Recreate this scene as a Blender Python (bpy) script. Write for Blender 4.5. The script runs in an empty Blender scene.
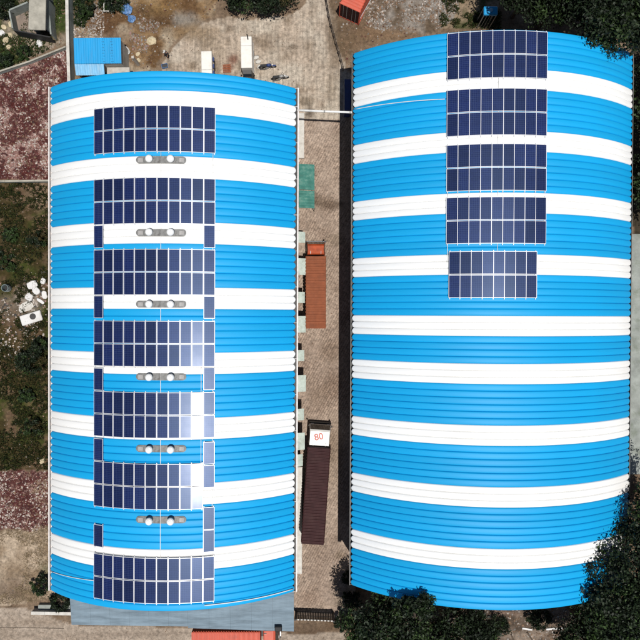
import bpy, math, random
import numpy as np
from mathutils import Vector, Matrix
random.seed(11); rng = np.random.default_rng(11)
R = math.radians
scene = bpy.context.scene
C = scene.collection

# ------------------------------------------------------------------ camera, sky, sun, exposure
CAM_H = 70.5; FPX = 656.0; TILT = R(-0.6)
cam = bpy.data.cameras.new('camera'); cam.sensor_width = 36; cam.lens = 36 * FPX / 640.0
cam.clip_start = 0.5; cam.clip_end = 2000
camo = bpy.data.objects.new('camera', cam); C.objects.link(camo)
camo.location = (0, 0, CAM_H); camo.rotation_euler = (TILT, 0, 0)
scene.camera = camo

SUN = Vector((0.114, -0.184, 1.0)).normalized()       # towards the sun, set from the glint on the panels
elev = math.asin(SUN.z); azim = math.atan2(SUN.x, SUN.y)
world = bpy.data.worlds.new('World'); scene.world = world; world.use_nodes = True
wn = world.node_tree.nodes; wl = world.node_tree.links
bg = wn['Background']; sky = wn.new('ShaderNodeTexSky'); sky.sky_type = 'NISHITA'; sky.sun_disc = False
sky.sun_elevation = elev; sky.sun_rotation = azim; sky.air_density = 1.0; sky.dust_density = 0.6
wl.new(sky.outputs[0], bg.inputs[0]); bg.inputs[1].default_value = 0.05
sd = bpy.data.lights.new('sun', 'SUN'); sd.energy = 4.6; sd.angle = R(0.53); sd.color = (1.0, 0.965, 0.91)
so = bpy.data.objects.new('sun', sd); C.objects.link(so)
so.rotation_euler = SUN.to_track_quat('Z', 'Y').to_euler(); so.location = (10, -20, 60)
vs = scene.view_settings; vs.view_transform = 'Standard'; vs.look = 'None'; vs.exposure = 0.0; vs.gamma = 1
scene.render.engine = 'CYCLES'
scene.render.resolution_x = scene.render.resolution_y = 1024

def P(x, y, z=0.0):
    """point of the place seen at photo position x, y, at height z"""
    a = (x - 320) / FPX; b = (320 - y) / FPX
    dy = b * math.cos(TILT) + math.sin(TILT); dz = b * math.sin(TILT) - math.cos(TILT)
    s = (z - CAM_H) / dz
    return Vector((a * s, dy * s, z))
def proj(v):
    x, y, z = v[0], v[1], v[2] - CAM_H
    yc = y * math.cos(TILT) + z * math.sin(TILT); zc = -y * math.sin(TILT) + z * math.cos(TILT)
    return 320 + FPX * x / -zc, 320 - FPX * yc / -zc

# ------------------------------------------------------------------ helpers
class MB:
    def __init__(s): s.v = []; s.f = []; s.m = []
    def add(s, vs_, fs, mi=0):
        n = len(s.v); s.v += [tuple(v) for v in vs_]
        for f in fs: s.f.append(tuple(n + i for i in f)); s.m.append(mi)
    def box(s, x0, x1, y0, y1, z0, z1, mi=0, M=None):
        vs_ = [Vector(p) for p in ((x0,y0,z0),(x1,y0,z0),(x1,y1,z0),(x0,y1,z0),(x0,y0,z1),(x1,y0,z1),(x1,y1,z1),(x0,y1,z1))]
        if M is not None: vs_ = [M @ v for v in vs_]
        s.add(vs_, [(0,3,2,1),(4,5,6,7),(0,1,5,4),(1,2,6,5),(2,3,7,6),(3,0,4,7)], mi); return s
    def bbox(s, x0, x1, y0, y1, z0, z1, b=0.05, mi=0):
        """box with chamfered upper and vertical edges"""
        def ring(x0, x1, y0, y1, z, c): return [(x0+c,y0,z),(x1-c,y0,z),(x1,y0+c,z),(x1,y1-c,z),(x1-c,y1,z),(x0+c,y1,z),(x0,y1-c,z),(x0,y0+c,z)]
        r = ring(x0,x1,y0,y1,z0,b) + ring(x0,x1,y0,y1,z1-b,b) + ring(x0+b,x1-b,y0+b,y1-b,z1,b)
        f = [tuple(reversed(range(8))), tuple(range(16, 24))]
        for k in (0, 8):
            for i in range(8): j = (i+1) % 8; f.append((k+i, k+j, k+8+j, k+8+i))
        s.add(r, f, mi); return s
    def tube(s, pts, rad, n=8, mi=0, caps=True):
        pts = [Vector(p) for p in pts]; rad = rad if isinstance(rad, (list, tuple)) else [rad] * len(pts)
        rings = []
        for i, p in enumerate(pts):
            d = (pts[min(i+1, len(pts)-1)] - pts[max(i-1, 0)]).normalized()
            u = d.cross(Vector((0,0,1)) if abs(d.z) < .9 else Vector((1,0,0))).normalized(); w = d.cross(u)
            rings += [p + (u * math.cos(2*math.pi*k/n) + w * math.sin(2*math.pi*k/n)) * rad[i] for k in range(n)]
        f = []
        for i in range(len(pts) - 1):
            for k in range(n): q = (k+1) % n; f.append((i*n+k, i*n+q, (i+1)*n+q, (i+1)*n+k))
        if caps: f += [tuple(reversed(range(n))), tuple(range((len(pts)-1)*n, len(pts)*n))]
        s.add(rings, f, mi); return s
    def lathe(s, prof, c=(0,0,0), n=16, mi=0, axis='z'):
        vs_ = []; f = []
        for (r, h) in prof:
            for k in range(n):
                a = 2*math.pi*k/n; x, y, z = r*math.cos(a), r*math.sin(a), h
                if axis == 'x': x, y, z = z, x, y
                vs_.append((c[0]+x, c[1]+y, c[2]+z))
        for i in range(len(prof)-1):
            for k in range(n): q = (k+1) % n; f.append((i*n+k, i*n+q, (i+1)*n+q, (i+1)*n+k))
        f += [tuple(reversed(range(n))), tuple(range((len(prof)-1)*n, len(prof)*n))]
        s.add(vs_, f, mi); return s
    def mesh(s, name, mats, smooth=False):
        me = bpy.data.meshes.new(name); me.from_pydata(s.v, [], s.f)
        for m in (mats if isinstance(mats, (list, tuple)) else [mats]): me.materials.append(m)
        if any(s.m): me.polygons.foreach_set('material_index', s.m)
        if smooth: me.polygons.foreach_set('use_smooth', [True] * len(me.polygons))
        me.update(); return me
    def build(s, name, mats, parent=None, loc=None, smooth=False, rz=0):
        return put(name, s.mesh(name, mats, smooth), parent, loc, rz)
def put(name, me, parent=None, loc=None, rz=0):
    o = bpy.data.objects.new(name, me); C.objects.link(o)
    if parent is not None: o.parent = parent
    if loc is not None: o.location = loc
    if rz: o.rotation_euler = (0, 0, rz)
    return o
def tag(o, label=None, cat=None, group=None, kind=None):
    if label: o['label'] = label
    if cat and not kind: kind = 'thing'
    if cat: o['category'] = cat
    if group: o['group'] = group
    if kind: o['kind'] = kind
    return o
def empty(name, loc=(0,0,0), rz=0, label=None, cat=None, group=None):
    o = put(name, None, None, loc, rz); o.empty_display_size = .3
    return tag(o, label, cat, group)
def copy_tree(o, parent=None):
    c = o.copy(); C.objects.link(c); c.parent = parent
    for ch in list(o.children): copy_tree(ch, c)
    return c
def fast_mesh(name, verts, faces, mats, mi=None, smooth=False):
    """faces: (n,k) array"""
    verts = np.asarray(verts, np.float32); faces = np.asarray(faces, np.int32); n, k = faces.shape
    me = bpy.data.meshes.new(name); me.vertices.add(len(verts)); me.vertices.foreach_set('co', verts.ravel())
    me.loops.add(n * k); me.loops.foreach_set('vertex_index', faces.ravel())
    me.polygons.add(n); me.polygons.foreach_set('loop_start', np.arange(0, n*k, k, dtype=np.int32))
    for m in (mats if isinstance(mats, (list, tuple)) else [mats]): me.materials.append(m)
    if mi is not None: me.polygons.foreach_set('material_index', np.asarray(mi, np.int32))
    if smooth: me.polygons.foreach_set('use_smooth', np.ones(n, bool))
    me.update(calc_edges=True); me.validate(); return me

# ------------------------------------------------------------------ materials
def mat(name, col, rough=0.6, var=0.15, scale=3.0, metal=0.0, spec=0.5, bump=0.0, dirt=None, dirt_amt=0.0, dirt_scale=1.2,
        stretch=None, objvar=0.0, island=0.0, coat=0.0, trans=0.0):
    m = bpy.data.materials.new(name); m.use_nodes = True; nt = m.node_tree; N = nt.nodes; L = nt.links
    b = N['Principled BSDF']; b.inputs['Roughness'].default_value = rough; b.inputs['Metallic'].default_value = metal
    b.inputs['Specular IOR Level'].default_value = spec
    if coat: b.inputs['Coat Weight'].default_value = coat; b.inputs['Coat Roughness'].default_value = .15
    tc = N.new('ShaderNodeTexCoord'); src = tc.outputs['Object']
    if stretch:
        mp = N.new('ShaderNodeMapping'); mp.inputs['Scale'].default_value = stretch; L.new(src, mp.inputs[0]); src = mp.outputs[0]
    nz = N.new('ShaderNodeTexNoise'); nz.inputs['Scale'].default_value = scale; nz.inputs['Detail'].default_value = 5
    nz.inputs['Roughness'].default_value = .62
    L.new(src, nz.inputs['Vector'])
    mr = N.new('ShaderNodeMapRange'); L.new(nz.outputs[0], mr.inputs[0])
    mr.inputs[1].default_value = .3; mr.inputs[2].default_value = .7; mr.inputs[3].default_value = 1 - var; mr.inputs[4].default_value = 1 + var
    val = mr.outputs[0]
    if objvar:
        oi = N.new('ShaderNodeObjectInfo'); r2 = N.new('ShaderNodeMapRange'); L.new(oi.outputs['Random'], r2.inputs[0])
        r2.inputs[3].default_value = 1 - objvar; r2.inputs[4].default_value = 1 + objvar
        mm = N.new('ShaderNodeMath'); mm.operation = 'MULTIPLY'; L.new(val, mm.inputs[0]); L.new(r2.outputs[0], mm.inputs[1]); val = mm.outputs[0]
    if island:
        g = N.new('ShaderNodeNewGeometry'); r2 = N.new('ShaderNodeMapRange'); L.new(g.outputs['Random Per Island'], r2.inputs[0])
        r2.inputs[3].default_value = 1 - island; r2.inputs[4].default_value = 1 + island
        mm = N.new('ShaderNodeMath'); mm.operation = 'MULTIPLY'; L.new(val, mm.inputs[0]); L.new(r2.outputs[0], mm.inputs[1]); val = mm.outputs[0]
    sc = N.new('ShaderNodeVectorMath'); sc.operation = 'SCALE'; sc.inputs[0].default_value = col[:3]; L.new(val, sc.inputs['Scale'])
    out = sc.outputs[0]
    if dirt:
        n2 = N.new('ShaderNodeTexNoise'); n2.inputs['Scale'].default_value = dirt_scale; n2.inputs['Detail'].default_value = 8
        n2.inputs['Roughness'].default_value = .7; L.new(src, n2.inputs['Vector'])
        r3 = N.new('ShaderNodeMapRange'); L.new(n2.outputs[0], r3.inputs[0]); r3.inputs[1].default_value = .5; r3.inputs[2].default_value = .68
        r3.inputs[4].default_value = dirt_amt
        mx = N.new('ShaderNodeMix'); mx.data_type = 'RGBA'; L.new(r3.outputs[0], mx.inputs[0]); L.new(out, mx.inputs[6])
        mx.inputs[7].default_value = (*dirt[:3], 1); out = mx.outputs[2]
    L.new(out, b.inputs['Base Color'])
    if bump:
        bp = N.new('ShaderNodeBump'); bp.inputs['Strength'].default_value = bump; bp.inputs['Distance'].default_value = .03
        L.new(nz.outputs[0], bp.inputs['Height']); L.new(bp.outputs[0], b.inputs['Normal'])
    if trans: b.inputs['Transmission Weight'].default_value = trans
    return m

M = {}
M['blue'] = mat('roof_blue', (.003, .315, .64), .55, .06, .5, spec=.3, objvar=.05, stretch=(.25, 2.2, .25), dirt=(.01, .21, .42), dirt_amt=.30, dirt_scale=.5)
M['white'] = mat('roof_white', (.80, .80, .79), .42, .03, .5, objvar=.02, stretch=(.25, 2.2, .25), dirt=(.6, .57, .5), dirt_amt=.25, dirt_scale=.6)
M['lining'] = mat('roof_lining', (.30, .31, .32), .7)
M['wall'] = mat('plaster_wall', (.42, .41, .38), .85, .12, .6, dirt=(.2, .17, .13), dirt_amt=.6, dirt_scale=.5)
M['gutter'] = mat('gutter_white', (.62, .58, .56), .55, .12, 2.5, dirt=(.3, .25, .2), dirt_amt=.5)
M['gutter_grey'] = mat('gutter_grey', (.13, .13, .125), .55, .15, 2.5, dirt=(.12, .1, .08), dirt_amt=.5)
M['galv'] = mat('galvanised', (.30, .30, .29), .5, .25, 3, metal=.3, dirt=(.12, .11, .10), dirt_amt=.7, dirt_scale=2.5)
M['flash'] = mat('weathered_flashing', (.17, .17, .165), .6, .3, 2.5, dirt=(.07, .065, .06), dirt_amt=.8, dirt_scale=1.8)
M['hood'] = mat('flashing_hood', (.30, .29, .28), .6, .2, 4)
M['alu'] = mat('aluminium_frame', (.66, .67, .70), .45, .05, 4, metal=.25)
M['white_metal'] = mat('white_metal', (.78, .78, .77), .4, .05, 4)
M['pvc'] = mat('white_pvc', (.72, .71, .68), .5, .06, 2, dirt=(.4, .36, .3), dirt_amt=.4)
M['concrete'] = mat('concrete', (.40, .37, .33), .9, .2, 1.6, dirt=(.17, .14, .1), dirt_amt=.6, bump=.3)
M['concrete_pale'] = mat('concrete_pale', (.52, .50, .46), .9, .16, 1.8, dirt=(.25, .2, .16), dirt_amt=.5, bump=.2)
M['concrete_grey'] = mat('concrete_grey', (.25, .27, .25), .9, .25, .9, dirt=(.12, .14, .1), dirt_amt=.7, dirt_scale=.7, bump=.25)
M['roof_slab'] = mat('shed_slab', (.33, .31, .26), .9, .2, 1.2, dirt=(.16, .15, .12), dirt_amt=.7, dirt_scale=.8, bump=.2)
M['black'] = mat('black_rubber', (.012, .012, .013), .7, .2)
M['dark'] = mat('dark_steel', (.035, .033, .032), .6, .2)
M['glass'] = mat('dark_glass', (.01, .013, .016), .08, .05)
M['green_ac'] = mat('awning_sheet', (.42, .48, .43), .55, .18, 2.2, dirt=(.25, .25, .2), dirt_amt=.6, dirt_scale=2)
M['teal'] = mat('teal_sheet', (.04, .165, .135), .6, .3, 1.6, spec=.25, dirt=(.17, .24, .2), dirt_amt=.55, dirt_scale=1.6)
M['canopy'] = mat('canopy_sheet', (.16, .215, .26), .6, .3, 1.4, stretch=(.22, 1.6, 1), spec=.25, dirt=(.085, .12, .15), dirt_amt=.55, dirt_scale=1.1)
M['rust'] = mat('rust_red_paint', (.225, .072, .034), .8, .15, 2, spec=.2, dirt=(.16, .06, .035), dirt_amt=.5)
M['orange'] = mat('orange_paint', (.34, .058, .016), .6, .3, 2.5, spec=.25, dirt=(.2, .05, .03), dirt_amt=.6)
M['maroon'] = mat('maroon_paint', (.036, .012, .013), .7, .2, 2, spec=.2, dirt=(.055, .028, .025), dirt_amt=.4)
M['red'] = mat('red_paint', (.50, .085, .045), .55, .1, 2, dirt=(.25, .07, .05), dirt_amt=.4)
M['cab_white'] = mat('cab_white', (.74, .72, .68), .4, .06, 2, dirt=(.5, .45, .38), dirt_amt=.35, coat=.3)
M['lorry_white'] = mat('lorry_white', (.70, .67, .62), .5, .06, 2, dirt=(.5, .45, .38), dirt_amt=.5)
M['letter'] = mat('red_lettering', (.40, .05, .025), .5, .1)
M['deep_blue'] = mat('deep_blue_paint', (.01, .03, .13), .5, .2)
M['shed_blue'] = mat('shed_blue', (.006, .285, .60), .5, .08, .8, stretch=(3, .4, 1), dirt=(.05, .17, .33), dirt_amt=.35)
M['shed_pale'] = mat('shed_pale', (.16, .40, .62), .5, .2, 1.5, stretch=(2, .6, 1), dirt=(.3, .42, .5), dirt_amt=.6)
M['tarp'] = mat('blue_tarp', (.07, .17, .36), .6, .4, 4, dirt=(.25, .3, .4), dirt_amt=.6, dirt_scale=3)
M['foam'] = mat('white_foam', (.62, .61, .60), .85, .1, 3, dirt=(.3, .26, .2), dirt_amt=.5, dirt_scale=1.5)
M['rock'] = mat('cream_rock', (.50, .42, .28), .95, .25, 3, dirt=(.3, .22, .12), dirt_amt=.6, bump=.5)
M['wood'] = mat('grey_wood', (.22, .18, .14), .9, .25, 3)
M['bark'] = mat('bark', (.07, .05, .035), .95, .3, 4, bump=.5)
M['leaf_dark'] = mat('leaf_dark', (.009, .017, .006), .6, .35, 1.2, island=.6, spec=.3)
M['leaf_mid'] = mat('leaf_mid', (.022, .042, .010), .65, .35, 1.2, island=.55, spec=.3)
M['leaf_dry'] = mat('leaf_dry', (.048, .038, .014), .7, .35, 1.2, island=.5, spec=.2)
M['grass'] = mat('weeds', (.026, .036, .008), .8, .4, .8, island=.5, spec=.2)
M['straw'] = mat('straw', (.20, .15, .09), .85, .3, .8, island=.4, spec=.2)
M['chip_red'] = mat('chip_dark_red', (.062, .014, .012), .8, .3, 2, island=.5)
M['chip_pink'] = mat('chip_pink', (.25, .15, .13), .85, .2, 2, island=.35)
M['chip_grey'] = mat('chip_grey', (.22, .20, .18), .85, .2, 2, island=.4)
M['chip_pale'] = mat('chip_pale', (.42, .37, .33), .85, .2, 2, island=.25)
M['chip_brown'] = mat('chip_brown', (.15, .095, .06), .9, .3, 2, island=.4)
M['skin'] = mat('skin', (.30, .16, .10), .6, .05)
M['cloth_dark'] = mat('cloth_dark', (.02, .022, .028), .9, .2)
M['cloth_pale'] = mat('cloth_pale', (.55, .54, .52), .9, .1)
M['yellow'] = mat('yellow_paint', (.55, .33, .03), .5, .15)
M['chrome'] = mat('chrome', (.55, .55, .55), .25, .05, metal=.9)

def solar_mat():
    m = bpy.data.materials.new('solar_cells'); m.use_nodes = True; nt = m.node_tree; N = nt.nodes; L = nt.links
    b = N['Principled BSDF']; tc = N.new('ShaderNodeTexCoord')
    br = N.new('ShaderNodeTexBrick'); br.offset = 0; br.squash = 1
    br.inputs['Scale'].default_value = 1; br.inputs['Mortar Size'].default_value = .0045; br.inputs['Mortar Smooth'].default_value = .2
    br.inputs['Brick Width'].default_value = .155; br.inputs['Row Height'].default_value = .161
    br.inputs['Color1'].default_value = (.0025, .006, .044, 1); br.inputs['Color2'].default_value = (.004, .009, .060, 1)
    br.inputs['Mortar'].default_value = (.05, .075, .15, 1); br.inputs['Bias'].default_value = 0
    L.new(tc.outputs['Object'], br.inputs['Vector'])
    wv = N.new('ShaderNodeTexWave'); wv.bands_direction = 'X'; wv.inputs['Scale'].default_value = 3.1   # bus bars
    L.new(tc.outputs['Object'], wv.inputs['Vector'])
    r = N.new('ShaderNodeMapRange'); L.new(wv.outputs['Fac'], r.inputs[0]); r.inputs[1].default_value = .93; r.inputs[2].default_value = 1; r.inputs[4].default_value = .05
    oi = N.new('ShaderNodeObjectInfo'); ro = N.new('ShaderNodeMapRange'); L.new(oi.outputs['Random'], ro.inputs[0]); ro.inputs[3].default_value = .75; ro.inputs[4].default_value = 1.35
    sc = N.new('ShaderNodeVectorMath'); sc.operation = 'SCALE'; L.new(br.outputs['Color'], sc.inputs[0]); L.new(ro.outputs[0], sc.inputs['Scale'])
    mx = N.new('ShaderNodeMix'); mx.data_type = 'RGBA'; L.new(r.outputs[0], mx.inputs[0]); L.new(sc.outputs[0], mx.inputs[6]); mx.inputs[7].default_value = (.20, .23, .28, 1)
    nz = N.new('ShaderNodeTexNoise'); nz.inputs['Scale'].default_value = 1.4; nz.inputs['Detail'].default_value = 4
    L.new(tc.outputs['Object'], nz.inputs['Vector'])
    rr = N.new('ShaderNodeMapRange'); L.new(nz.outputs[0], rr.inputs[0]); rr.inputs[3].default_value = .125; rr.inputs[4].default_value = .155
    L.new(mx.outputs[2], b.inputs['Base Color']); b.inputs['Roughness'].default_value = .37; b.inputs['Specular IOR Level'].default_value = .5; b.inputs['Specular Tint'].default_value = (.42, .60, 1, 1)
    b.inputs['Coat Weight'].default_value = .9; L.new(rr.outputs[0], b.inputs['Coat Roughness']); b.inputs['Coat IOR'].default_value = 1.42
    return m
M['solar'] = solar_mat()

# ------------------------------------------------------------------ ground
def vnoise(x, y, s, seed):
    """smooth value noise on arrays"""
    g = np.random.default_rng(seed).random((128, 128))
    u = x / s; v = y / s; i = np.floor(u).astype(int); j = np.floor(v).astype(int); a = u - i; b = v - j
    a = a*a*(3-2*a); b = b*b*(3-2*b)
    q = lambda p, r: g[p % 128, r % 128]
    return (q(i,j)*(1-a) + q(i+1,j)*a)*(1-b) + (q(i,j+1)*(1-a) + q(i+1,j+1)*a)*b
def fbm(x, y, s, seed, o=4):
    t = 0; w = 1; n = 0
    for k in range(o): t = t + w * vnoise(x, y, s / 2**k, seed + k); n += w; w *= .55
    return t / n
def in_poly(px, py, poly):
    c = np.zeros(px.shape, bool); n = len(poly)
    for i in range(n):
        x0, y0 = poly[i]; x1, y1 = poly[(i+1) % n]
        if y0 == y1: continue
        k = ((y0 > py) != (y1 > py)) & (px < (x1-x0)*(py-y0)/(y1-y0) + x0); c ^= k
    return c
def wpoly(p): return [tuple(P(x, y)[:2]) for x, y in p]

RED_A = [(-80,108),(0,75),(66,47),(74,84),(62,90),(62,179),(-80,179)]
RED_B = [(-80,470),(64,472),(64,520),(34,532),(10,528),(-80,532)]
WEED = [(-80,182),(64,182),(64,470),(-80,470)]
YARD = [(158,100),(163,62),(176,42),(196,28),(216,18),(248,20),(292,12),(318,-6),(328,-6),(336,30),(346,70),(354,76),(354,604),(346,618),(296,614),(292,100)]
BRICK = [(296,119),(356,119),(356,600),(344,616),(292,616),(292,119)]
ROAD = [(-120,606),(30,609),(72,625),(186,628),(300,634),(345,632),(350,760),(-120,760)]
STRAWP = [(-80,532),(30,530),(64,520),(64,575),(50,600),(-80,612)]
MUD = [(72,-40),(230,-40),(214,14),(192,28),(172,42),(158,62),(156,100),(68,100)]
RUBB = [(368,-30),(470,-30),(452,20),(432,32),(380,30),(366,24)]
GRASSA = [(74,-20),(98,-20),(92,14),(84,28),(74,24)]
GRASSB = [(436,-20),(500,-20),(500,30),(440,26)]
BAREA = [(-80,-40),(66,-40),(66,44),(0,70),(-80,105)]
def gz(x, y):
    """terrain height"""
    x = np.asarray(x, float); y = np.asarray(y, float)
    h = .28 * (fbm(x + 90, y + 90, 5, 3) - .5) + .10 * (fbm(x+50, y+50, .9, 9, 3) - .5)
    flat = np.clip((np.abs(x + 1) - 3.5) / 2, 0, 1)                       # level in the alley
    edge = np.clip((33.5 - np.abs(y)) / 1.5, 0, 1) * 0 + 1
    yard = np.clip((y - 22) / 2, 0, 1) * ((x > -16) & (x < 3.5))
    flat = flat * (1 - .8 * yard)
    road = np.clip((-29.2 - y) / 1.0, 0, 1)
    inside = ((x > -25.6) & (x < -2.3) & (y > -28) & (y < 25)) | ((x > 3) & (x < 30) & (y > -27) & (y < 27))
    h = h * flat * (1 - road) * np.where(inside, .3, 1)
    return h
def ground():
    fine = np.arange(-37, 37.01, .22)
    coarse = lambda a: np.concatenate([-np.geomspace(600, 38, 14), a, np.geomspace(38, 600, 14)])
    xs = coarse(fine); ys = coarse(fine); X, Y = np.meshgrid(xs, ys); nx, ny = len(xs), len(ys)
    x = X.ravel(); y = Y.ravel()
    wx = x + 1.1 * (fbm(x+200, y+200, 2.2, 21) - .5); wy = y + 1.1 * (fbm(x+300, y+300, 2.2, 31) - .5)
    col = np.tile(np.array([.12, .085, .055]), (len(x), 1))
    f1 = fbm(x+400, y+400, 3.2, 41)[:, None]; f2 = fbm(x+500, y+500, 1.3, 51)[:, None]; f3 = fbm(x+600, y+600, .6, 61)[:, None]
    mix = lambda a, b, t: np.array(a) * (1-t) + np.array(b) * t
    step = lambda v, lo, hi: np.clip((v-lo)/(hi-lo), 0, 1)
    def fill(poly, c, wob=True, wgt=1.0):
        k = in_poly(wx if wob else x, wy if wob else y, wpoly(poly)); col[k] = (col * (1-wgt) + c * wgt)[k]; return k
    base = mix((.10,.065,.04), (.20,.145,.10), step(f1,.3,.7)); col[:] = base
    fill(BAREA, mix(mix((.10,.075,.045),(.27,.22,.17), step(f2,.35,.65)), (.035,.05,.012), step(f1,.5,.62)))
    fill(RED_A, mix(mix((.06,.014,.012),(.20,.11,.095), step(f2,.44,.60)), (.26,.19,.16), step(f3,.58,.75)))
    fill(RED_B, mix((.06,.017,.015),(.17,.10,.085), step(f3,.45,.7)))
    fill(WEED, mix(mix((.040,.030,.011),(.038,.044,.010), step(f1,.47,.6)), (.105,.068,.040), step(f2,.50,.68)))
    fill(STRAWP, mix((.20,.145,.095),(.36,.285,.21), step(f2,.3,.6)))
    k = fill(MUD, mix(mix((.10,.055,.025),(.21,.135,.07), step(f2,.35,.65)), (.29,.235,.17), step(f1,.52,.66)))
    fill(GRASSA, mix((.03,.045,.012),(.07,.09,.02), f2)); fill(GRASSB, mix((.05,.055,.02),(.20,.15,.10), step(f2,.4,.6)))
    fill([(354,604),(480,600),(700,596),(800,760),(350,760)], mix((.065,.048,.036),(.15,.112,.085), step(f2,.4,.65)))  # soil painted darker for the shadows below the right roof
    fill([(632,-60),(800,-60),(800,236),(632,236)], mix((.03,.025,.016),(.06,.045,.03), f2))  # shade along the right edge put into a near-black ground colour
    fill(RUBB, mix((.10,.072,.048),(.22,.195,.17), step(f2,.38,.64)))
    yardc = mix(mix((.215,.165,.12),(.37,.30,.235), step(f2,.28,.55)), (.40,.345,.28), step(f1,.48,.7))
    ky = fill(YARD, yardc)
    kb = fill(BRICK, mix((.245,.185,.145),(.355,.28,.225), step(f2*.6+f1*.4,.3,.7)), wob=False)
    fill(ROAD, mix((.25,.20,.155),(.345,.285,.23), step(f2*.5+f1*.5,.3,.7)), wob=False)
    # stains with a shape of their own: oil spots, mud tracks, the dirt strip by the fence
    def spot(px, py, rx, ry, c, a=.7, rot=0):
        p = P(px, py); dx = x - p.x; dy = y - p.y; cr, sr = math.cos(rot), math.sin(rot)
        u = (dx*cr + dy*sr) / rx; v = (-dx*sr + dy*cr) / ry
        w = np.clip(1.35 - np.sqrt(u*u + v*v) + 1.3*(f2[:,0]-.5) + .8*(f3[:,0]-.5), 0, 1) * a
        col[:] = col * (1-w[:, None]) + np.array(c) * w[:, None]
    for s in ((304,101,1.0,.6,(.11,.08,.05),.7),(310,114,.5,.7,(.07,.05,.035),.8),(293,47,.7,.25,(.09,.065,.045),.8),(333,90,.8,1.6,(.19,.145,.10),.6),
              (322,203,1.0,.8,(.14,.10,.07),.65),(333,205,1.3,.5,(.10,.07,.05),.75),(316,199,.5,.7,(.09,.065,.045),.6),(332,240,1.2,.7,(.16,.12,.085),.6),
              (330,352,1.2,1.3,(.15,.105,.075),.65),(332,385,1.1,1.7,(.15,.10,.07),.6),(318,395,1.6,1.4,(.17,.12,.085),.45),(333,450,.9,3.4,(.17,.125,.085),.55),
              (340,555,.6,.5,(.12,.09,.06),.6),(308,598,1.4,1.0,(.22,.15,.11),.4),(312,627,1.8,.7,(.10,.068,.045),.75),(345,600,1.2,1.0,(.10,.08,.05),.5),
              (152,8,3.0,1.2,(.22,.135,.055),.8),(160,20,2.6,1.0,(.075,.042,.02),.85),(143,10,1.3,.7,(.05,.03,.018),.8),(185,18,1.4,1.0,(.23,.22,.20),.6),
              (195,33,2.0,.8,(.19,.13,.075),.8),(210,45,1.4,1.8,(.24,.185,.13),.5),(105,22,1.3,2.8,(.07,.035,.018),.8),(118,52,2.0,2.4,(.10,.05,.025),.6),
              (234,60,.5,.5,(.13,.05,.03),.8),(228,68,.6,.35,(.17,.075,.05),.8),(335,28,.9,4.5,(.12,.085,.055),.8),(345,45,1.2,1.6,(.11,.075,.045),.7),
              (365,40,2.5,1.2,(.13,.085,.05),.7),(390,34,3.2,.7,(.15,.095,.055),.7),(40,195,1.2,1.6,(.22,.16,.11),.5),(10,305,2.4,1.2,(.17,.13,.10),.7),(30,300,1.6,1.4,(.25,.22,.19),.6),
              (40,490,1.0,1.2,(.28,.21,.14),.7),(12,592,3.0,.9,(.105,.072,.048),.75),(16,583,1.8,1.2,(.15,.11,.08),.6),(45,575,.7,1.5,(.05,.06,.02),.6),
              (40,622,4.0,.35,(.20,.15,.11),.5),(60,636,8,.4,(.22,.17,.13),.4),(160,634,8,.3,(.18,.14,.11),.5),(518,636,3.0,.6,(.24,.19,.15),.7),(505,613,2,.3,(.20,.14,.11),.7)):
        spot(*s)
    co = np.stack([x, y, gz(x, y)], 1)
    i = np.arange(nx-1); j = np.arange(ny-1); I, J = np.meshgrid(i, j); a = (J*nx + I).ravel()
    faces = np.stack([a, a+1, a+1+nx, a+nx], 1)
    m = bpy.data.materials.new('ground_soil'); m.use_nodes = True; nt = m.node_tree; N = nt.nodes; L = nt.links; b = N['Principled BSDF']
    b.inputs['Roughness'].default_value = .95; b.inputs['Specular IOR Level'].default_value = .15
    at = N.new('ShaderNodeAttribute'); at.attribute_name = 'soil'; ap = N.new('ShaderNodeAttribute'); ap.attribute_name = 'brick'; ay = N.new('ShaderNodeAttribute'); ay.attribute_name = 'yard'
    tc = N.new('ShaderNodeTexCoord')
    n1 = N.new('ShaderNodeTexNoise'); n1.inputs['Scale'].default_value = 2.6; n1.inputs['Detail'].default_value = 9; n1.inputs['Roughness'].default_value = .75; L.new(tc.outputs['Object'], n1.inputs[0])
    r1 = N.new('ShaderNodeMapRange'); L.new(n1.outputs[0], r1.inputs[0]); r1.inputs[1].default_value = .3; r1.inputs[2].default_value = .7; r1.inputs[3].default_value = .42; r1.inputs[4].default_value = 1.55
    # tyre-worn streaks along the yard
    mp = N.new('ShaderNodeMapping'); mp.inputs['Scale'].default_value = (3.2, .22, 1); L.new(tc.outputs['Object'], mp.inputs[0])
    n2 = N.new('ShaderNodeTexNoise'); n2.inputs['Scale'].default_value = 1.3; n2.inputs['Detail'].default_value = 5; L.new(mp.outputs[0], n2.inputs[0])
    r2 = N.new('ShaderNodeMapRange'); L.new(n2.outputs[0], r2.inputs[0]); r2.inputs[1].default_value = .35; r2.inputs[2].default_value = .65; r2.inputs[3].default_value = .78; r2.inputs[4].default_value = 1.14
    one = N.new('ShaderNodeMix'); L.new(ay.outputs['Fac'], one.inputs[0]); one.inputs[2].default_value = 1; L.new(r2.outputs[0], one.inputs[3])
    mpb = N.new('ShaderNodeMapping'); mpb.inputs['Rotation'].default_value = (0, 0, R(-62)); L.new(tc.outputs['Object'], mpb.inputs[0])
    br = N.new('ShaderNodeTexBrick'); L.new(mpb.outputs[0], br.inputs[0]); br.inputs['Scale'].default_value = 1
    br.inputs['Brick Width'].default_value = .8; br.inputs['Row Height'].default_value = .25; br.inputs['Mortar Size'].default_value = .036; br.inputs['Mortar Smooth'].default_value = .5
    br.inputs['Color1'].default_value = (1.16, 1.14, 1.12, 1); br.inputs['Color2'].default_value = (.90, .88, .86, 1); br.inputs['Mortar'].default_value = (.42, .39, .37, 1)
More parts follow.
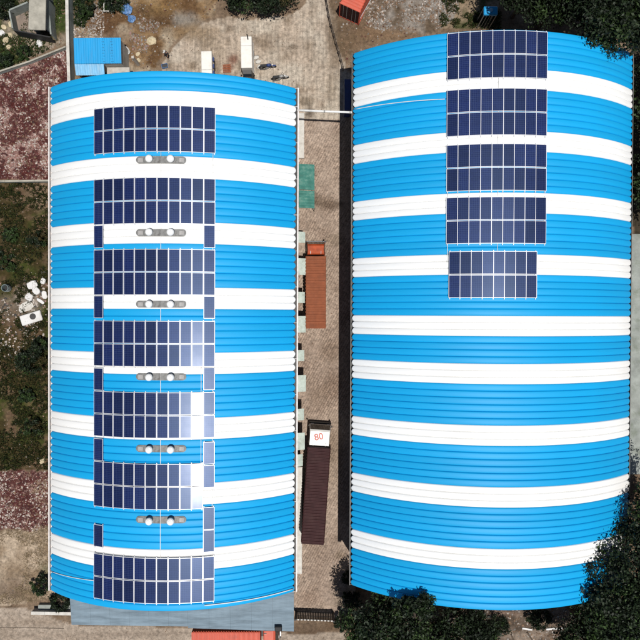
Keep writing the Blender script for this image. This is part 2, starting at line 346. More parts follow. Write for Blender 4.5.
    bm = N.new('ShaderNodeMix'); bm.data_type = 'RGBA'; L.new(ap.outputs['Fac'], bm.inputs[0]); bm.inputs[6].default_value = (1,1,1,1); L.new(br.outputs[0], bm.inputs[7])
    v1 = N.new('ShaderNodeVectorMath'); v1.operation = 'MULTIPLY'; L.new(at.outputs['Color'], v1.inputs[0]); L.new(bm.outputs[2], v1.inputs[1])
    v2 = N.new('ShaderNodeVectorMath'); v2.operation = 'SCALE'; L.new(v1.outputs[0], v2.inputs[0]); L.new(r1.outputs[0], v2.inputs['Scale'])
    v3 = N.new('ShaderNodeVectorMath'); v3.operation = 'SCALE'; L.new(v2.outputs[0], v3.inputs[0]); L.new(one.outputs[0], v3.inputs['Scale'])
    L.new(v3.outputs[0], b.inputs['Base Color'])
    bp = N.new('ShaderNodeBump'); bp.inputs['Strength'].default_value = .6; bp.inputs['Distance'].default_value = .12; L.new(n1.outputs[0], bp.inputs['Height']); L.new(bp.outputs[0], b.inputs['Normal'])
    me = fast_mesh('ground', co, faces, m, smooth=True)
    def attr(nm, a): A = me.attributes.new(nm, 'FLOAT', 'POINT'); A.data.foreach_set('value', a.astype(np.float32))
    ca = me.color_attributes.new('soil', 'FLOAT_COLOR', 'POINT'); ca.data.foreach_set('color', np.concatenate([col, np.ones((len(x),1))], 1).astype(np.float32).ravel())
    dirtmask = np.clip(.35 + 1.5*(fbm(x+700, y+700, 1.6, 71) - .35), 0, 1)
    attr('brick', kb * dirtmask); attr('yard', (ky & ~kb).astype(float))
    tag(put('ground', me), kind='structure')
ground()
GZ = lambda x, y: float(gz(np.array([x]), np.array([y]))[0])
def G(px, py):
    p = P(px, py); p.z = GZ(p.x, p.y); return p

# road joint, kerb line and paving edge
mb = MB(); a = P(-40, 626.6); b_ = P(64, 628.4)
M['joint'] = mat('dark_joint', (.10, .078, .06), .95, .3)
mb.tube([(a.x, a.y, .004), (b_.x, b_.y, .004)], .035, 5); tag(mb.build('road_joint', M['joint']), kind='structure')

# concrete apron east of the right building
pa, pb = P(629, 234), P(629, 474)
mb = MB().bbox(pa.x, pa.x + 6, pb.y, pa.y, -.3, .18, .03)
tag(mb.build('concrete_apron', M['concrete_grey']), kind='structure')

# ------------------------------------------------------------------ warehouses
ROLL = R(-0.24)
class Vault:
    def __init__(s, xc, span, eave_z, crown_z):
        s.xc = xc; s.w = span / 2; rise = crown_z - eave_z; s.R = (s.w**2 + rise**2) / (2*rise); s.zc = crown_z - s.R
        s.phi = math.asin(s.w / s.R); s.crown = crown_z; s.eave = eave_z
    def at(s, phi, y, off=0.0):
        return Vector((s.xc + (s.R+off)*math.sin(phi), y, s.zc + (s.R+off)*math.cos(phi)))
    def world(s, phi, y, off=0.0):
        p = s.at(phi, y, off); c, n = math.cos(ROLL), math.sin(ROLL); return Vector((p.x*c - p.y*n, p.x*n + p.y*c, p.z))
    def phi_px(s, px, y, off=.15):
        lo, hi = -s.phi, s.phi
        for _ in range(40):
            m_ = (lo+hi)/2
            if proj(s.world(m_, y, off))[0] < px: lo = m_
            else: hi = m_
        return (lo+hi)/2
    def y_px(s, py, phi=0.0, off=.15):
        lo, hi = -40, 40
        for _ in range(40):
            m_ = (lo+hi)/2
            if proj(s.world(phi, m_, off))[1] > py: lo = m_
            else: hi = m_
        return (lo+hi)/2

def roof_strip(v, y0, y1, seg=40):
    """one arched, crowned sheet of the roof, closed underneath, its ends cut to rounded tongues"""
    p = y1 - y0
    prof = [(0,-.085),(.03,-.065),(.06,-.010),(.16,.010),(.5,.022),(.84,.010),(.94,-.010),(.97,-.065),(1,-.085),(1,-.11),(0,-.11)]
    n = len(prof); vs_ = []; fs = []; mb = MB(); D = .20
    ends = [0, .015, .04, .08, .13, D]; pe = [-v.phi + d/v.R for d in ends]
    phs = pe + [pe[-1] + (-2*pe[-1])*k/seg for k in range(1, seg)] + [-q for q in reversed(pe)]
    dist = ends + [D]*(seg-1) + list(reversed(ends))
    for ph, d in zip(phs, dist):
        hw = max(.42, math.sqrt(max(0, 1 - ((D-d)/D)**2)))
        for (t, h) in prof: vs_.append(v.at(ph, y0 + (.5 + (t-.5)*hw)*p, h))
    m_ = len(phs)
    for i in range(m_-1):
        for k in range(n): q = (k+1) % n; fs.append((i*n+k, (i+1)*n+k, (i+1)*n+q, i*n+q))
    fs += [tuple(range(n)), tuple(reversed(range((m_-1)*n, m_*n)))]
    mb.add(vs_, fs); return mb

def warehouse(name, v, bounds, y_top, y_bot, pitch, label, gut, gut_w):
    root = empty(name, (0,0,0), ROLL, label, 'warehouse')
    ins = .22
    # walls
    xl, xr = v.xc - v.w + ins, v.xc + v.w - ins; yt, yb = y_top - ins, y_bot + ins
    for (a0, a1, b0, b1) in ((xl, xl+.22, yb, yt), (xr-.22, xr, yb, yt)):
        MB().box(a0, a1, b0, b1, -.3, v.eave - .12).build('wall', M['wall'], root)
    for yy in (yt - .22, yb):
        mb = MB(); n = 24; pts = []
        for i in range(n+1):
            x = xl + .225 + (xr - xl - .45)*i/n; ph = math.asin((x - v.xc)/v.R); pts.append((x, v.zc + v.R*math.cos(ph) - .2))
        vs_ = [(x, yy, -.3) for x, z in pts] + [(x, yy, z) for x, z in pts] + [(x, yy+.22, -.3) for x, z in pts] + [(x, yy+.22, z) for x, z in pts]
        k = n+1; f = []
        for i in range(n): f += [(i,i+1,k+i+1,k+i),(2*k+i+1,2*k+i,3*k+i,3*k+i+1),(k+i,k+i+1,3*k+i+1,3*k+i)]
        f += [(0,k,3*k,2*k),(n,2*k+n,3*k+n,k+n)]
        mb.add(vs_, f); mb.build('gable_wall', M['wall'], root)
    # roof: lining shell, then each arched sheet
    mb = MB(); vs_ = []; fs = []; n = 30
    for i in range(n+1):
        pm = v.phi - .36/v.R; ph = -pm + 2*pm*i/n
        for (yy, o) in ((y_bot+.03,-.12),(y_top-.03,-.12),(y_top-.03,-.17),(y_bot+.03,-.17)): vs_.append(v.at(ph, yy, o))
    for i in range(n):
        for k in range(4): q = (k+1) % 4; fs.append((i*4+k, (i+1)*4+k, (i+1)*4+q, i*4+q))
    mb.add(vs_, fs + [(0,1,2,3), (n*4+3,n*4+2,n*4+1,n*4)])
    roof = mb.build('roof', M['lining'], root)
    cache = {}
    for (y1, y0, kind) in bounds:               # from the top of the photo downwards
        nn = max(1, round((y1-y0)/pitch))
        for i in range(nn):
            a = y1 - (y1-y0)*i/nn; b = y1 - (y1-y0)*(i+1)/nn
            key = (kind, round(a-b, 2))
            if key not in cache: cache[key] = roof_strip(v, 0, round(a-b, 3)).mesh('roof_panel', M[kind], True)
            o = put('roof_panel', cache[key], roof, (0, b, 0))
    # smooth shading with sharp ends is fine on these gentle crowns; now the gutters
    for s in (-1, 1):
        x0 = v.xc + s*(v.w - .21); x1 = x0 + s*(gut_w + .21); x0, x1 = min(x0,x1), max(x0,x1); z = v.eave - .36
        mb = MB(); t = .035
        mb.box(x0, x1, y_bot-.05, y_top+.05, z-.03, z, 1 if s > 0 or gut is M['gutter_grey'] else 0).box(x0, x0+t, y_bot-.05, y_top+.05, z, z+.2).box(x1-t, x1, y_bot-.05, y_top+.05, z, z+.24)
        mb.box(x0+t, x1-t, y_bot-.05, y_bot-.02, z, z+.2).box(x0+t, x1-t, y_top+.02, y_top+.05, z, z+.2)
        lw = .13 if gut is M['gutter'] else .05; xo = x1 - lw + .01 if s > 0 else x0 - .01     # rolled outer lip
        mb.box(xo, xo + lw, y_bot-.06, y_top+.06, z+.243, z+.275)
        for k in range(14):
            yy = y_bot + (y_top-y_bot)*(k+.5)/14; mb.box(x0+t, x1-t, yy-.02, yy+.02, z+.17, z+.195)
        mb.build('gutter', [gut, M['dark']], root)
        for k in range(5):
            yy = y_bot + (y_top-y_bot)*(k+.5)/5; xx = v.xc + s*(v.w - ins + .07)
            MB().tube([(xx, yy, 0), (xx, yy, z-.03)], .055, 8).build('downpipe', gut, root)
    return root, roof

E_Z = 8.0
# left
vl = Vault((P(50,320,E_Z).x + P(296,320,E_Z).x)/2, (P(296,320,E_Z).x - P(51.5,320,E_Z).x), E_Z, 12.34)
vr = Vault((P(352,320,E_Z).x + P(630.5,320,E_Z).x)/2, (P(630.5,320,E_Z).x - P(352.5,320,E_Z).x), E_Z, 13.3)
def eave_y(v, py): return v.y_px(py, -v.phi*.999, 0)
def bands(v, first, unit, marks, top, bot):
    ys = [top] + [first + unit*n for n in marks] + [bot]; out = []; kind = 'blue'
    for a, b in zip(ys, ys[1:]):
        out.append((eave_y(v, a), eave_y(v, b), kind)); kind = 'white' if kind == 'blue' else 'blue'
    return out
bl = bands(vl, 105, 6.79, [0,3,9,12,18,21,27,30,36,39,45,48,54,57,63,66], 87, 590.5)
br_ = bands(vr, 88.7, 6.285, [0,3,9,12,18,21,27,30,36,39,43,46,52,55,61,64,70,73], 53, 585)
left, left_roof = warehouse('warehouse', vl, bl, bl[0][0], bl[-1][1], 6.79*62.5/656, 'left arched warehouse with blue and white roof, grey annex canopy at its lower end', M['gutter'], .26)
right, right_roof = warehouse('warehouse', vr, br_, br_[0][0], br_[-1][1], 6.285*62.5/656, 'right arched warehouse, wider blue and white roof with five solar arrays', M['gutter_grey'], .14)

# ------------------------------------------------------------------ solar arrays
PW, PL = 1.0, 2.0
mb = MB(); fw = .042; t = .045
mb.box(-PW/2, PW/2, -PL/2, -PL/2+fw, 0, t).box(-PW/2, PW/2, PL/2-fw, PL/2, 0, t).box(-PW/2, -PW/2+fw, -PL/2+fw, PL/2-fw, 0, t).box(PW/2-fw, PW/2, -PL/2+fw, PL/2-fw, 0, t)
ME_FRAME = mb.mesh('frame', M['alu'])
ME_CELL = MB().box(-PW/2+fw, PW/2-fw, -PL/2+fw, PL/2-fw, .006, t-.008).mesh('cell_sheet', M['solar'])
OFF = .13
def add_panel(arr, v, phi, yc):
    """a panel as a part of its array; the array's empty carries the building's turn"""
    p = v.at(phi, yc, OFF) - Vector(arr['_o'])
    o = put('solar_panel', ME_FRAME, arr, p)
    o.rotation_euler = (R(random.gauss(0, .2)), phi + R(-1.2 + random.gauss(0, .16)), 0)
    put('cell_sheet', ME_CELL, o)
def array(v, label, cols, phis, rows, extra=(), group=None, name='solar_array'):
    """rows: panel centre ys; extra: (col, y) single panels butted to the array"""
    o = v.at(phis[cols[0]], rows[0], OFF); c, n = math.cos(ROLL), math.sin(ROLL)
    arr = empty(name, (o.x*c - o.y*n, o.x*n + o.y*c, o.z), ROLL, label, 'solar array' if len(cols) > 2 else 'solar panel', group)
    arr['_o'] = tuple(o)
    for y in rows:
        for k in cols: add_panel(arr, v, phis[k], y)
    for (k, y) in extra: add_panel(arr, v, phis[k], y)
    # mounting rails between the columns, sticking out a little at both ends
    dp = phis[1] - phis[0]; y0 = min(rows) - PL/2 - .13; y1 = max(rows) + PL/2 + .10
    ks = [cols[0] - .42] + [k + .5 for k in cols[:-1]] + [cols[-1] + .42]
    for k in ks:
        q = v.at(phis[0] + k*dp, 0, .09) - o
        mbx = MB().box(-.03, .03, y0 - o.y, y1 - o.y, -.05, .03)
        r = mbx.build('mounting_rail', M['alu'], arr, (q.x, 0, q.z)); r.rotation_euler = (0, phis[0] + k*dp, 0)
    del arr['_o']
    return arr
ORD = ['first', 'second', 'third', 'fourth', 'fifth', 'sixth', 'seventh']
def col_phis(v, px0, px1, n, py):
    y = v.y_px(py); a = v.phi_px(px0, y, OFF); b = v.phi_px(px1, y, OFF); d = (b-a)/n
    return [a + d*(k+.5) for k in range(n)]
phl = col_phis(vl, 94, 215, 11, 320)
half = PL/2 + .03
rc = [128.5, 200.5, 272, 344, 415.5, 487, 581]
extra_l = {1: [(0,235.2),(10,235.2)], 2: [(0,306.6),(10,306.6)], 3: [(10,378.6)], 4: [(0,381)], 5: [(0,452.4)]}
pf = {1: 'single panel at each lower corner', 2: 'just above the roof middle', 3: 'with one extra panel at its lower right',
      4: 'showing white sun glare at right', 5: 'ten panels wide with glare at upper right', 0: 'nearest the upper roof end, clean rectangle', 6: 'nearest the grey canopy'}
vent_pos = []
for i, py in enumerate(rc):
    yc = vl.y_px(py); rows = [yc + half, yc - half]; ex = [(k, vl.y_px(q)) for k, q in extra_l.get(i, [])]
    cols = list(range(11)) if i != 5 else list(range(10))
    if ex:   # butt the single panels to the array they touch
        ex = [(k, (yc - 3*half - .01) if q < yc else (yc + 3*half + .01)) for k, q in ex]
    array(vl, f'{ORD[i]} solar array from top on left roof, {pf[i]}', cols, phl, rows, ex, 'solar arrays on the roofs')
for ps, k, lab in (((454, 477.5), 10, 'pair of solar panels right of the sixth array on left roof'), ((519.8, 542.6), 10, 'pair of solar panels above right end of the lowest left array'),
                   ((539.8,), 0, 'single dark solar panel above left end of the lowest left array')):
    array(vl, lab, [k], {k: phl[k], 0: phl[0], 1: phl[1]}, [vl.y_px(p) for p in ps], (), 'solar arrays on the roofs', 'side_panels' if len(ps) > 1 else 'solar_module')
phr = col_phis(vr, 447, 546.5, 9, 120); phr5 = col_phis(vr, 449, 536.5, 8, 274)
for i, py in enumerate([54, 111.5, 167, 220, 274.5]):
    yc = vr.y_px(py); ph = phr if i < 4 else phr5
    array(vr, ['topmost solar array on the right roof, at the roof end', 'second solar array from top on the right roof', 'middle of the five solar arrays on the right roof', 'fourth solar array from top on the right roof',
               'lowest solar array on the right roof, eight panels wide'][i], list(range(len(ph))), ph, [yc+half, yc-half], (), 'solar arrays on the roofs')

# ------------------------------------------------------------------ turbine vents in pairs between the arrays
def plate_mesh(sgn):
    mb = MB(); L_in, L_out, w = -.95, 1.32, .31; pts = []
    for k in range(9):
        a = -math.pi/2 + math.pi*k/8; pts.append((L_out - w + w*math.cos(a)*1.0, w*math.sin(a)))
    pts += [(L_in, w), (L_in, -w)]
    pts = [(sgn*x, y) for x, y in pts]
    if sgn < 0: pts = pts[::-1]
    n = len(pts); zz = lambda x: .06 - x*x/(2*vl.R)
    mb.add([(x, y, zz(x)) for x, y in pts] + [(x, y, zz(x)-.05) for x, y in pts], [tuple(range(n)), tuple(reversed(range(n, 2*n)))] + [(i, n+i, n+(i+1) % n, (i+1) % n) for i in range(n)])
    # raised outer hood over the rounded end
    mb.bbox(min(sgn*.66, sgn*1.16), max(sgn*.66, sgn*1.16), -.22, .22, -.02, .10, .05, 1)
    return mb.mesh('flashing_plate', [M['flash'], M['hood']])
ME_PL = {1: plate_mesh(1), -1: plate_mesh(-1)}
ME_THROAT = MB().lathe([(.30,.0),(.30,.05),(.24,.10),(.24,.30)], n=18).mesh('throat', M['galv'])
def head_mesh():
    mb = MB(); n = 22
    prof = [(.20,.30),(.29,.36),(.335,.47),(.33,.57),(.26,.68),(.12,.75),(.03,.765)]
    vs_ = []; fs = []
    for i, (r, h) in enumerate(prof):
        for k in range(2*n):
            a = 2*math.pi*(k + .5*i)/(2*n); rr = r*(1 if k % 2 else .93); vs_.append((rr*math.cos(a), rr*math.sin(a), h))
    q = 2*n
    for i in range(len(prof)-1):
        for k in range(q): fs.append((i*q+k, i*q+(k+1) % q, (i+1)*q+(k+1) % q, (i+1)*q+k))
    fs += [tuple(reversed(range(q))), tuple(range((len(prof)-1)*q, len(prof)*q))]
    mb.add(vs_, fs); return mb.mesh('turbine_head', M['white_metal'])
ME_HEAD = head_mesh()
ME_CAP = MB().lathe([(.13,.755),(.13,.785),(.05,.80)], n=14).mesh('cap', M['white_metal'])
for i, py in enumerate([159.5, 232.5, 304.2, 377, 449, 520.3]):
    y = vl.y_px(py)
    for s, px in ((-1, 149.3), (1, 170.6)):
        ph = vl.phi_px(px, y, .4); p = vl.world(ph, y, .03)
        side = 'left' if s < 0 else 'right'
        lab = [f'{side} white turbine vent of pair just below the first left-roof array', f'{side} white turbine vent of pair just below the second left-roof array',
               f'{side} white turbine vent of pair just below the third left-roof array', f'{side} white turbine vent of pair between fourth and fifth left-roof arrays',
               f'{side} white turbine vent of pair between fifth and sixth left-roof arrays', f'{side} white turbine vent of pair between sixth and lowest left-roof arrays'][i]
        o = empty('turbine_vent', p, 0, lab, 'roof vent', 'turbine vents on the left roof'); o.rotation_euler = (0, ph, ROLL)
        put('flashing_plate', ME_PL[s], o); put('throat', ME_THROAT, o); h = put('turbine_head', ME_HEAD, o, rz=random.random()); put('cap', ME_CAP, h)

# ------------------------------------------------------------------ cables and pipes on the roofs
def roof_run(name, v, pts, rad, label, m, cat='cable', group=None):
    """pts: (phi, y)"""
    path = []
    for (a, ya), (b, yb) in zip(pts, pts[1:]):
        n = max(2, int(abs(b-a)*v.R/.6), int(abs(yb-ya)/1.5))
        path += [v.world(a+(b-a)*k/n, ya+(yb-ya)*k/n, rad + .035) for k in range(n)]
    path.append(v.world(pts[-1][0], pts[-1][1], rad + .035))
    o0 = path[0].copy(); mb = MB().tube([p - o0 for p in path], rad, 6)
    return tag(mb.build(name, m, None, o0, True), label, cat, group)
ya = vr.y_px(109.6, -vr.phi*.99, .05); yb = vr.y_px(99.0, phr[0] - .03, .05)
roof_run('conduit', vr, [(-vr.phi*.99, ya), (phr[0]-.035, yb)], .035, 'thin white conduit crossing right roof from pipe to the second array', M['pvc'])
y1 = vl.y_px(571.5, -vl.phi*.98, .05); y2 = vl.y_px(580.5, phl[0]-.03, .05)
roof_run('conduit', vl, [(-vl.phi*.99, y1), (phl[0]-.03, y2)], .035, 'white conduit on left roof running from left eave to lowest array', M['pvc'])
y3 = vl.y_px(604.5, phl[10]+.02, .05); y4 = vl.y_px(590.5, vl.phi*.97, .05) + .12
roof_run('conduit', vl, [(phl[10]-.02, y3), (phl[10]+.04, y3), (vl.phi*.985, y4)], .05, 'thick white conduit along lower edge of left roof to right eave', M['pvc'])
pc = vl.phi_px(160.7, 0, .05)
roof_run('cable', vl, [(pc, vl.y_px(150)), (pc, vl.y_px(562))], .028, 'white cable along the left roof crown, showing between the turbine vents', M['pvc'])
pe = vl.phi_px(212.6, 0, .05); pd = vl.phi_px(201.3, 0, .05)
roof_run('cable', vl, [(pe, vl.y_px(150)), (pe, vl.y_px(600))], .028, 'white cable under right edge of the left-roof arrays', M['pvc'])
roof_run('cable', vl, [(pd, vl.y_px(360)), (pd, vl.y_px(470))], .028, 'short white cable beside right end panels near the glare', M['pvc'])
pg = vr.phi_px(497, 0, .05)
roof_run('cable', vr, [(phr[0]-.02, vr.y_px(180)), (phr[0]-.02, vr.y_px(262))], .025, 'white cable linking left ends of third to fifth right-roof arrays', M['pvc'])
roof_run('cable', vr, [(pg, vr.y_px(70)), (pg, vr.y_px(265))], .022, 'white cable down the middle of right-roof arrays, showing in gaps', M['pvc'])

# the pipe bridging the alley
a, b_ = P(297, 110.2, 7.75), P(352, 112.4, 7.9)
o = empty('alley_pipe', a, 0, 'pale pipe bridging the alley between both eaves', 'pipe')
mb = MB().tube([(0,0,0), b_-a], .10, 10); mb.build('pipe_run', M['pvc'], o, smooth=True)
for q in (.02, .5, .97):
    c_ = (b_-a)*q; MB().tube([c_ - Vector((.07,0,0)), c_ + Vector((.07,0,0))], .125, 10).build('coupling', M['galv'], o)

# ------------------------------------------------------------------ awnings and plinths on the alley wall of the left warehouse
wx = vl.xc + vl.w - .22                                    # wall face in the warehouse's own frame
def local(px, py, z):
    p = P(px, py, z); c, n = math.cos(-ROLL), math.sin(-ROLL); return Vector((p.x*c - p.y*n, p.x*n + p.y*c, z))
for (y0, y1, xo) in ((232, 243, 305.2), (258.5, 275, 306), (292, 303, 304.8), (316, 332.5, 305.8), (350, 361, 304.3), (375, 391.5, 306), (408.5, 420, 304), (432.5, 449.5, 304.8), (454, 466, 302.8)):
    z = 3.0; a, b_ = local(xo, y0, z), local(xo, y1, z)
    mb = MB(); n = 6; out = a.x; L_ = a.y - b_.y
    r0, r1 = [], []
    for k in range(n+1):                                    # curved sheet
        tt = k/n; x = wx + (out-wx)*tt; zz = z + .38 - .38*tt**1.6; r0.append((x, b_.y, zz)); r1.append((x, a.y, zz))
    vs_ = r0 + r1 + [(x, y, q-.03) for x, y, q in r0 + r1]; k2 = n+1; f = []
    for k in range(n): f += [(k, k+1, k2+k+1, k2+k), (2*k2+k+1, 2*k2+k, 3*k2+k, 3*k2+k+1), (k, 2*k2+k, 2*k2+k+1, k+1), (k2+k+1, 3*k2+k+1, 3*k2+k, k2+k)]
    f.append((n, 2*k2+n, 3*k2+n, k2+n)); mb.add(vs_, f)
    aw = mb.build('window_awning', M['green_ac'], left)
    for yy in (b_.y + .08, a.y - .08):
        MB().tube([(wx, yy, z-.25), (out-.05, yy, z-.03)], .02, 5).build('bracket', M['dark'], aw)
    # window beneath
    ym = (a.y+b_.y)/2; hw = L_/2 - .1
    w = MB().box(wx-.01, wx+.05, ym-hw, ym+hw, 1.3, 1.38).box(wx-.01, wx+.05, ym-hw, ym+hw, 2.42, 2.5).box(wx-.01, wx+.05, ym-hw, ym-hw+.08, 1.38, 2.42).box(wx-.01, wx+.05, ym+hw-.08, ym+hw, 1.38, 2.42).box(wx-.01, wx+.05, ym-.03, ym+.03, 1.38, 2.42).build('window', M['white_metal'], left)
    MB().box(wx-.005, wx+.02, ym-hw+.08, ym+hw-.08, 1.38, 2.42).build('pane', M['glass'], w)
for (y0, y1, x1, h) in ((113, 158, 304.3, .42), (467, 574, 302.3, .55)):
    a, b_ = local(x1, y0, h), local(x1, y1, h)
    MB().bbox(wx+.003, a.x, b_.y, a.y, -.2, h, .04).build('plinth', M['concrete_pale'], left)

# lower-end canopy of the left warehouse
cz = 4.9
c0, c1 = local(71.5, 600, cz), local(294, 600, cz); yb1 = local(72, 624.8, cz).y; yb2 = local(294, 631.6, cz).y; xs = local(188, 628, cz).x
canopy = empty('end_canopy', (0,0,0), ROLL, 'grey-blue sheet canopy along the lower end of the left warehouse', 'canopy')
yt = bl[-1][1] + .2
def sheet(x0, x1, y_out0, y_out1, z0, zt, nm):
    """gently ribbed lean-to sheet; outer edge runs from y_out0 to y_out1"""
    mb = MB(); n = max(2, int((x1-x0)/.28)); top = []; bot = []
    for k in range(n+1):
        tt = k/n; x = x0 + (x1-x0)*tt; rz_ = .012 if k % 2 else 0
        top.append((x, yt, zt + rz_)); bot.append((x, y_out0 + (y_out1-y_out0)*tt, z0 + rz_))
    v_ = bot + top + [(x, y, z-.06) for x, y, z in bot + top]; m_ = n+1; f = []
    for k in range(n): f += [(k, k+1, m_+k+1, m_+k), (2*m_+k+1, 2*m_+k, 3*m_+k, 3*m_+k+1), (k, 2*m_+k, 2*m_+k+1, k+1), (m_+k+1, 3*m_+k+1, 3*m_+k, m_+k)]
    f += [(0, m_, 3*m_, 2*m_), (n, 2*m_+n, 3*m_+n, m_+n)]
    mb.add(v_, f); return mb.build(nm, M['canopy'], canopy)
ns = 6
for k in range(ns):
    x0 = c0.x + (xs-c0.x)*k/ns; x1 = c0.x + (xs-c0.x)*(k+1)/ns
    sheet(x0+.004, x1-.004, yb1+ (-.12)*k/ns, yb1 - .12*(k+1)/ns, cz+.0, cz+.75, 'roof_sheet')
for k in range(5):
    x0 = xs + (c1.x-xs)*k/5; x1 = xs + (c1.x-xs)*(k+1)/5
    sheet(x0+.004, x1-.004, yb2+.30-.3*k/5, yb2+.30-.3*(k+1)/5, cz-.03, cz+.72, 'roof_sheet')
MB().box(c0.x, xs, yb1+.10, yb1+.16, cz-.22, cz-.075).build('edge_beam', M['dark'], canopy)
MB().box(xs+.02, c1.x, yb2+.34, yb2+.40, cz-.26, cz-.11).build('edge_beam', M['dark'], canopy)
for k in range(7):
    x = c0.x + .3 + (c1.x-c0.x-.6)*k/6; MB().box(x-.08, x+.08, yb1+.2, yb1+.36, -.2, cz-.04).build('post', M['dark'], canopy)
# black lamp bracket at the canopy's right corner
p = P(278.5, 628, cz+.2)
o = empty('flood_lamp', p, 0, 'black floodlight with white bracket at right corner of grey canopy', 'lamp')
MB().bbox(-.36, .36, -.2, .28, .05, .38, .05).build('lamp_housing', M['black'], o)
MB().box(.16, .26, -.75, -.22, -.05, .15).box(-.3, .3, -.22, -.16, -.02, .08).build('bracket', M['white_metal'], o)
MB().tube([(-.1, -.1, -.45), (-.1, -.1, .05)], .05, 6).build('stem', M['dark'], o)

# ------------------------------------------------------------------ trucks
def wheel(parent, x, y, r=.46, w=.28):
    o = MB().lathe([(r*.62,-w/2),(r*.95,-w/2),(r,-w/2+.04),(r,w/2-.04),(r*.95,w/2),(r*.62,w/2)], n=18, axis='x').build('wheel', M['black'], parent, (x, y, r))
    MB().lathe([(.08,-w/2-.02),(r*.58,-w/2+.03),(r*.6,w/2-.03),(.08,w/2+.02)], n=14, axis='x').build('rim', M['galv'], o)
def truck(name, p, rz, label, L, W, H, cabL, cabW, cabH, m_body, m_cab, rib=.25, gap=.18, lettering=False, deck=1.15, group=None, m_bump='dark'):
    """p: ground point under the middle of the cargo body; +y is forward"""
    t = empty(name, p, rz, label, 'truck', group); hl = L/2; hw = W/2
    mb = MB(); n = int(L/rib); vs_ = []; fs = []
    # cargo body whose roof and sides are pressed into ribs
    ys = []; 
    for k in range(n):
        y0 = -hl + L*k/n; d = L/n; ys += [(y0, 0), (y0+d*.28, 0), (y0+d*.42, .05), (y0+d*.82, .05), (y0+d*.96, 0)]
    ys.append((hl, 0))
    for (y, q) in ys:
        vs_ += [(-hw+.05-q, y, deck), (-hw+.05-q, y, H-.10), (-hw+.09, y, H-.05+q*.4), (-hw+.16, y, H-.05+q), (hw-.16, y, H-.05+q), (hw-.09, y, H-.05+q*.4), (hw-.05+q, y, H-.10), (hw-.05+q, y, deck)]
    for i in range(len(ys)-1):
        for k in range(7): fs.append((i*8+k, i*8+k+1, (i+1)*8+k+1, (i+1)*8+k))
        fs.append((i*8+7, i*8, (i+1)*8, (i+1)*8+7))
    fs += [tuple(range(8)), tuple(reversed(range((len(ys)-1)*8, len(ys)*8)))]
    mb.add(vs_, fs); body = mb.build('cargo_body', m_body, t)
    fr = MB()
    for s in (-1, 1): fr.box(s*hw-.06*(s>0)-.0, s*hw+.06*(s<0), -hl, hl, deck-.02, deck+.14)
    fr.box(-hw+.06, hw-.06, -hl-.05, -hl+.03, deck, H-.02).build('edge_frame', m_body, body)
    MB().box(-.45, .45, -hl, hl+gap+cabL*.9, .55, deck-.03).build('chassis', M['dark'], t)
    for s in (-1, 1):
        for y in (-hl+1.0, -hl+2.15) if L > 7 else (-hl+1.2,): wheel(t, s*(hw-.2), y)
        wheel(t, s*(cabW/2-.2), hl+gap+cabL*.55)
    # cab with raked windscreen
    y0 = hl+gap; y1 = y0+cabL; cw = cabW/2
    prof = [(y0,.55),(y1,.55),(y1+.04,1.35),(y1-.28,cabH-.16),(y1-.46,cabH-.02),(y0+.1,cabH),(y0,cabH-.08)]
    vs_ = []; ins = [0,0,0,.09,.16,.16,.09]
    for s in (-1, 1): vs_ += [(s*(cw-i_), y, z) for (y, z), i_ in zip(prof, ins)]
    k = len(prof); fs = [tuple(range(k)), tuple(reversed(range(k, 2*k)))] + [(i, k+i, k+(i+1) % k, (i+1) % k) for i in range(k)]
    mb = MB(); mb.add(vs_, fs); cab = mb.build('cab', m_cab, t)
    mb = MB(); d = Vector((0, cabH-.16-1.35, .32)).normalized()*.012
    mb.add([Vector(q)+d for q in ((-cw+.1, y1+.025, 1.42), (cw-.1, y1+.025, 1.42), (cw-.16, y1-.26, cabH-.2), (-cw+.16, y1-.26, cabH-.2))], [(0,1,2,3)]); mb.build('windscreen', M['glass'], cab)
    for s in (-1, 1):
        mb = MB(); mb.add([(s*(cw-.012), y0+.35, 1.5), (s*(cw-.012), y1-.2, 1.5), (s*(cw-.06), y1-.4, cabH-.3), (s*(cw-.06), y0+.35, cabH-.3)], [(0,1,2,3) if s > 0 else (3,2,1,0)]); mb.build('side_window', M['glass'], cab)
        m2 = MB().box(s*(cw+.06)-.05, s*(cw+.06)+.05, y1-.05, y1+.08, 1.7, 2.15); m2.tube([(s*(cw-.1), y1-.1, 2.1), (s*(cw+.06), y1+.02, 2.1)], .02, 5); m2.build('mirror', M['black'], cab)
        MB().box(s*(cw-.3)-.14, s*(cw-.3)+.14, y1+.005, y1+.06, .8, .98).build('headlight', M['white_metal'], cab)
        MB().box(s*cw*.55-.03, s*cw*.55+.03, y0+.05, y0+.34, cabH, cabH+.09).build('roof_marker', M['galv'], cab)
    MB().bbox(-cw-.02, cw+.02, y1+.03, y1+.2, .42, .72, .04).build('bumper', M[m_bump], cab)
    if lettering:
        cu = bpy.data.curves.new('roof_lettering', 'FONT'); cu.body = '80'; cu.size = .95; cu.align_x = 'CENTER'; cu.offset = .018; cu.extrude = .004
        tmp = bpy.data.objects.new('tmp', cu); C.objects.link(tmp); dg = bpy.context.evaluated_depsgraph_get()
        me = bpy.data.meshes.new_from_object(tmp.evaluated_get(dg)); bpy.data.objects.remove(tmp); me.materials.clear(); me.materials.append(M['letter'])
        q = put('roof_lettering', me, cab, (-.02, y0+cabL*.34, cabH+.012)); q.rotation_euler = (R(-1), 0, R(14))
    return t
p = P(316.6, 496, 3.4); q0 = P(319, 448, 3.4); q1 = P(312.5, 544, 3.4); rz = math.atan2(-(q0.x-q1.x), q0.y-q1.y)
c_ = (q0+q1)/2
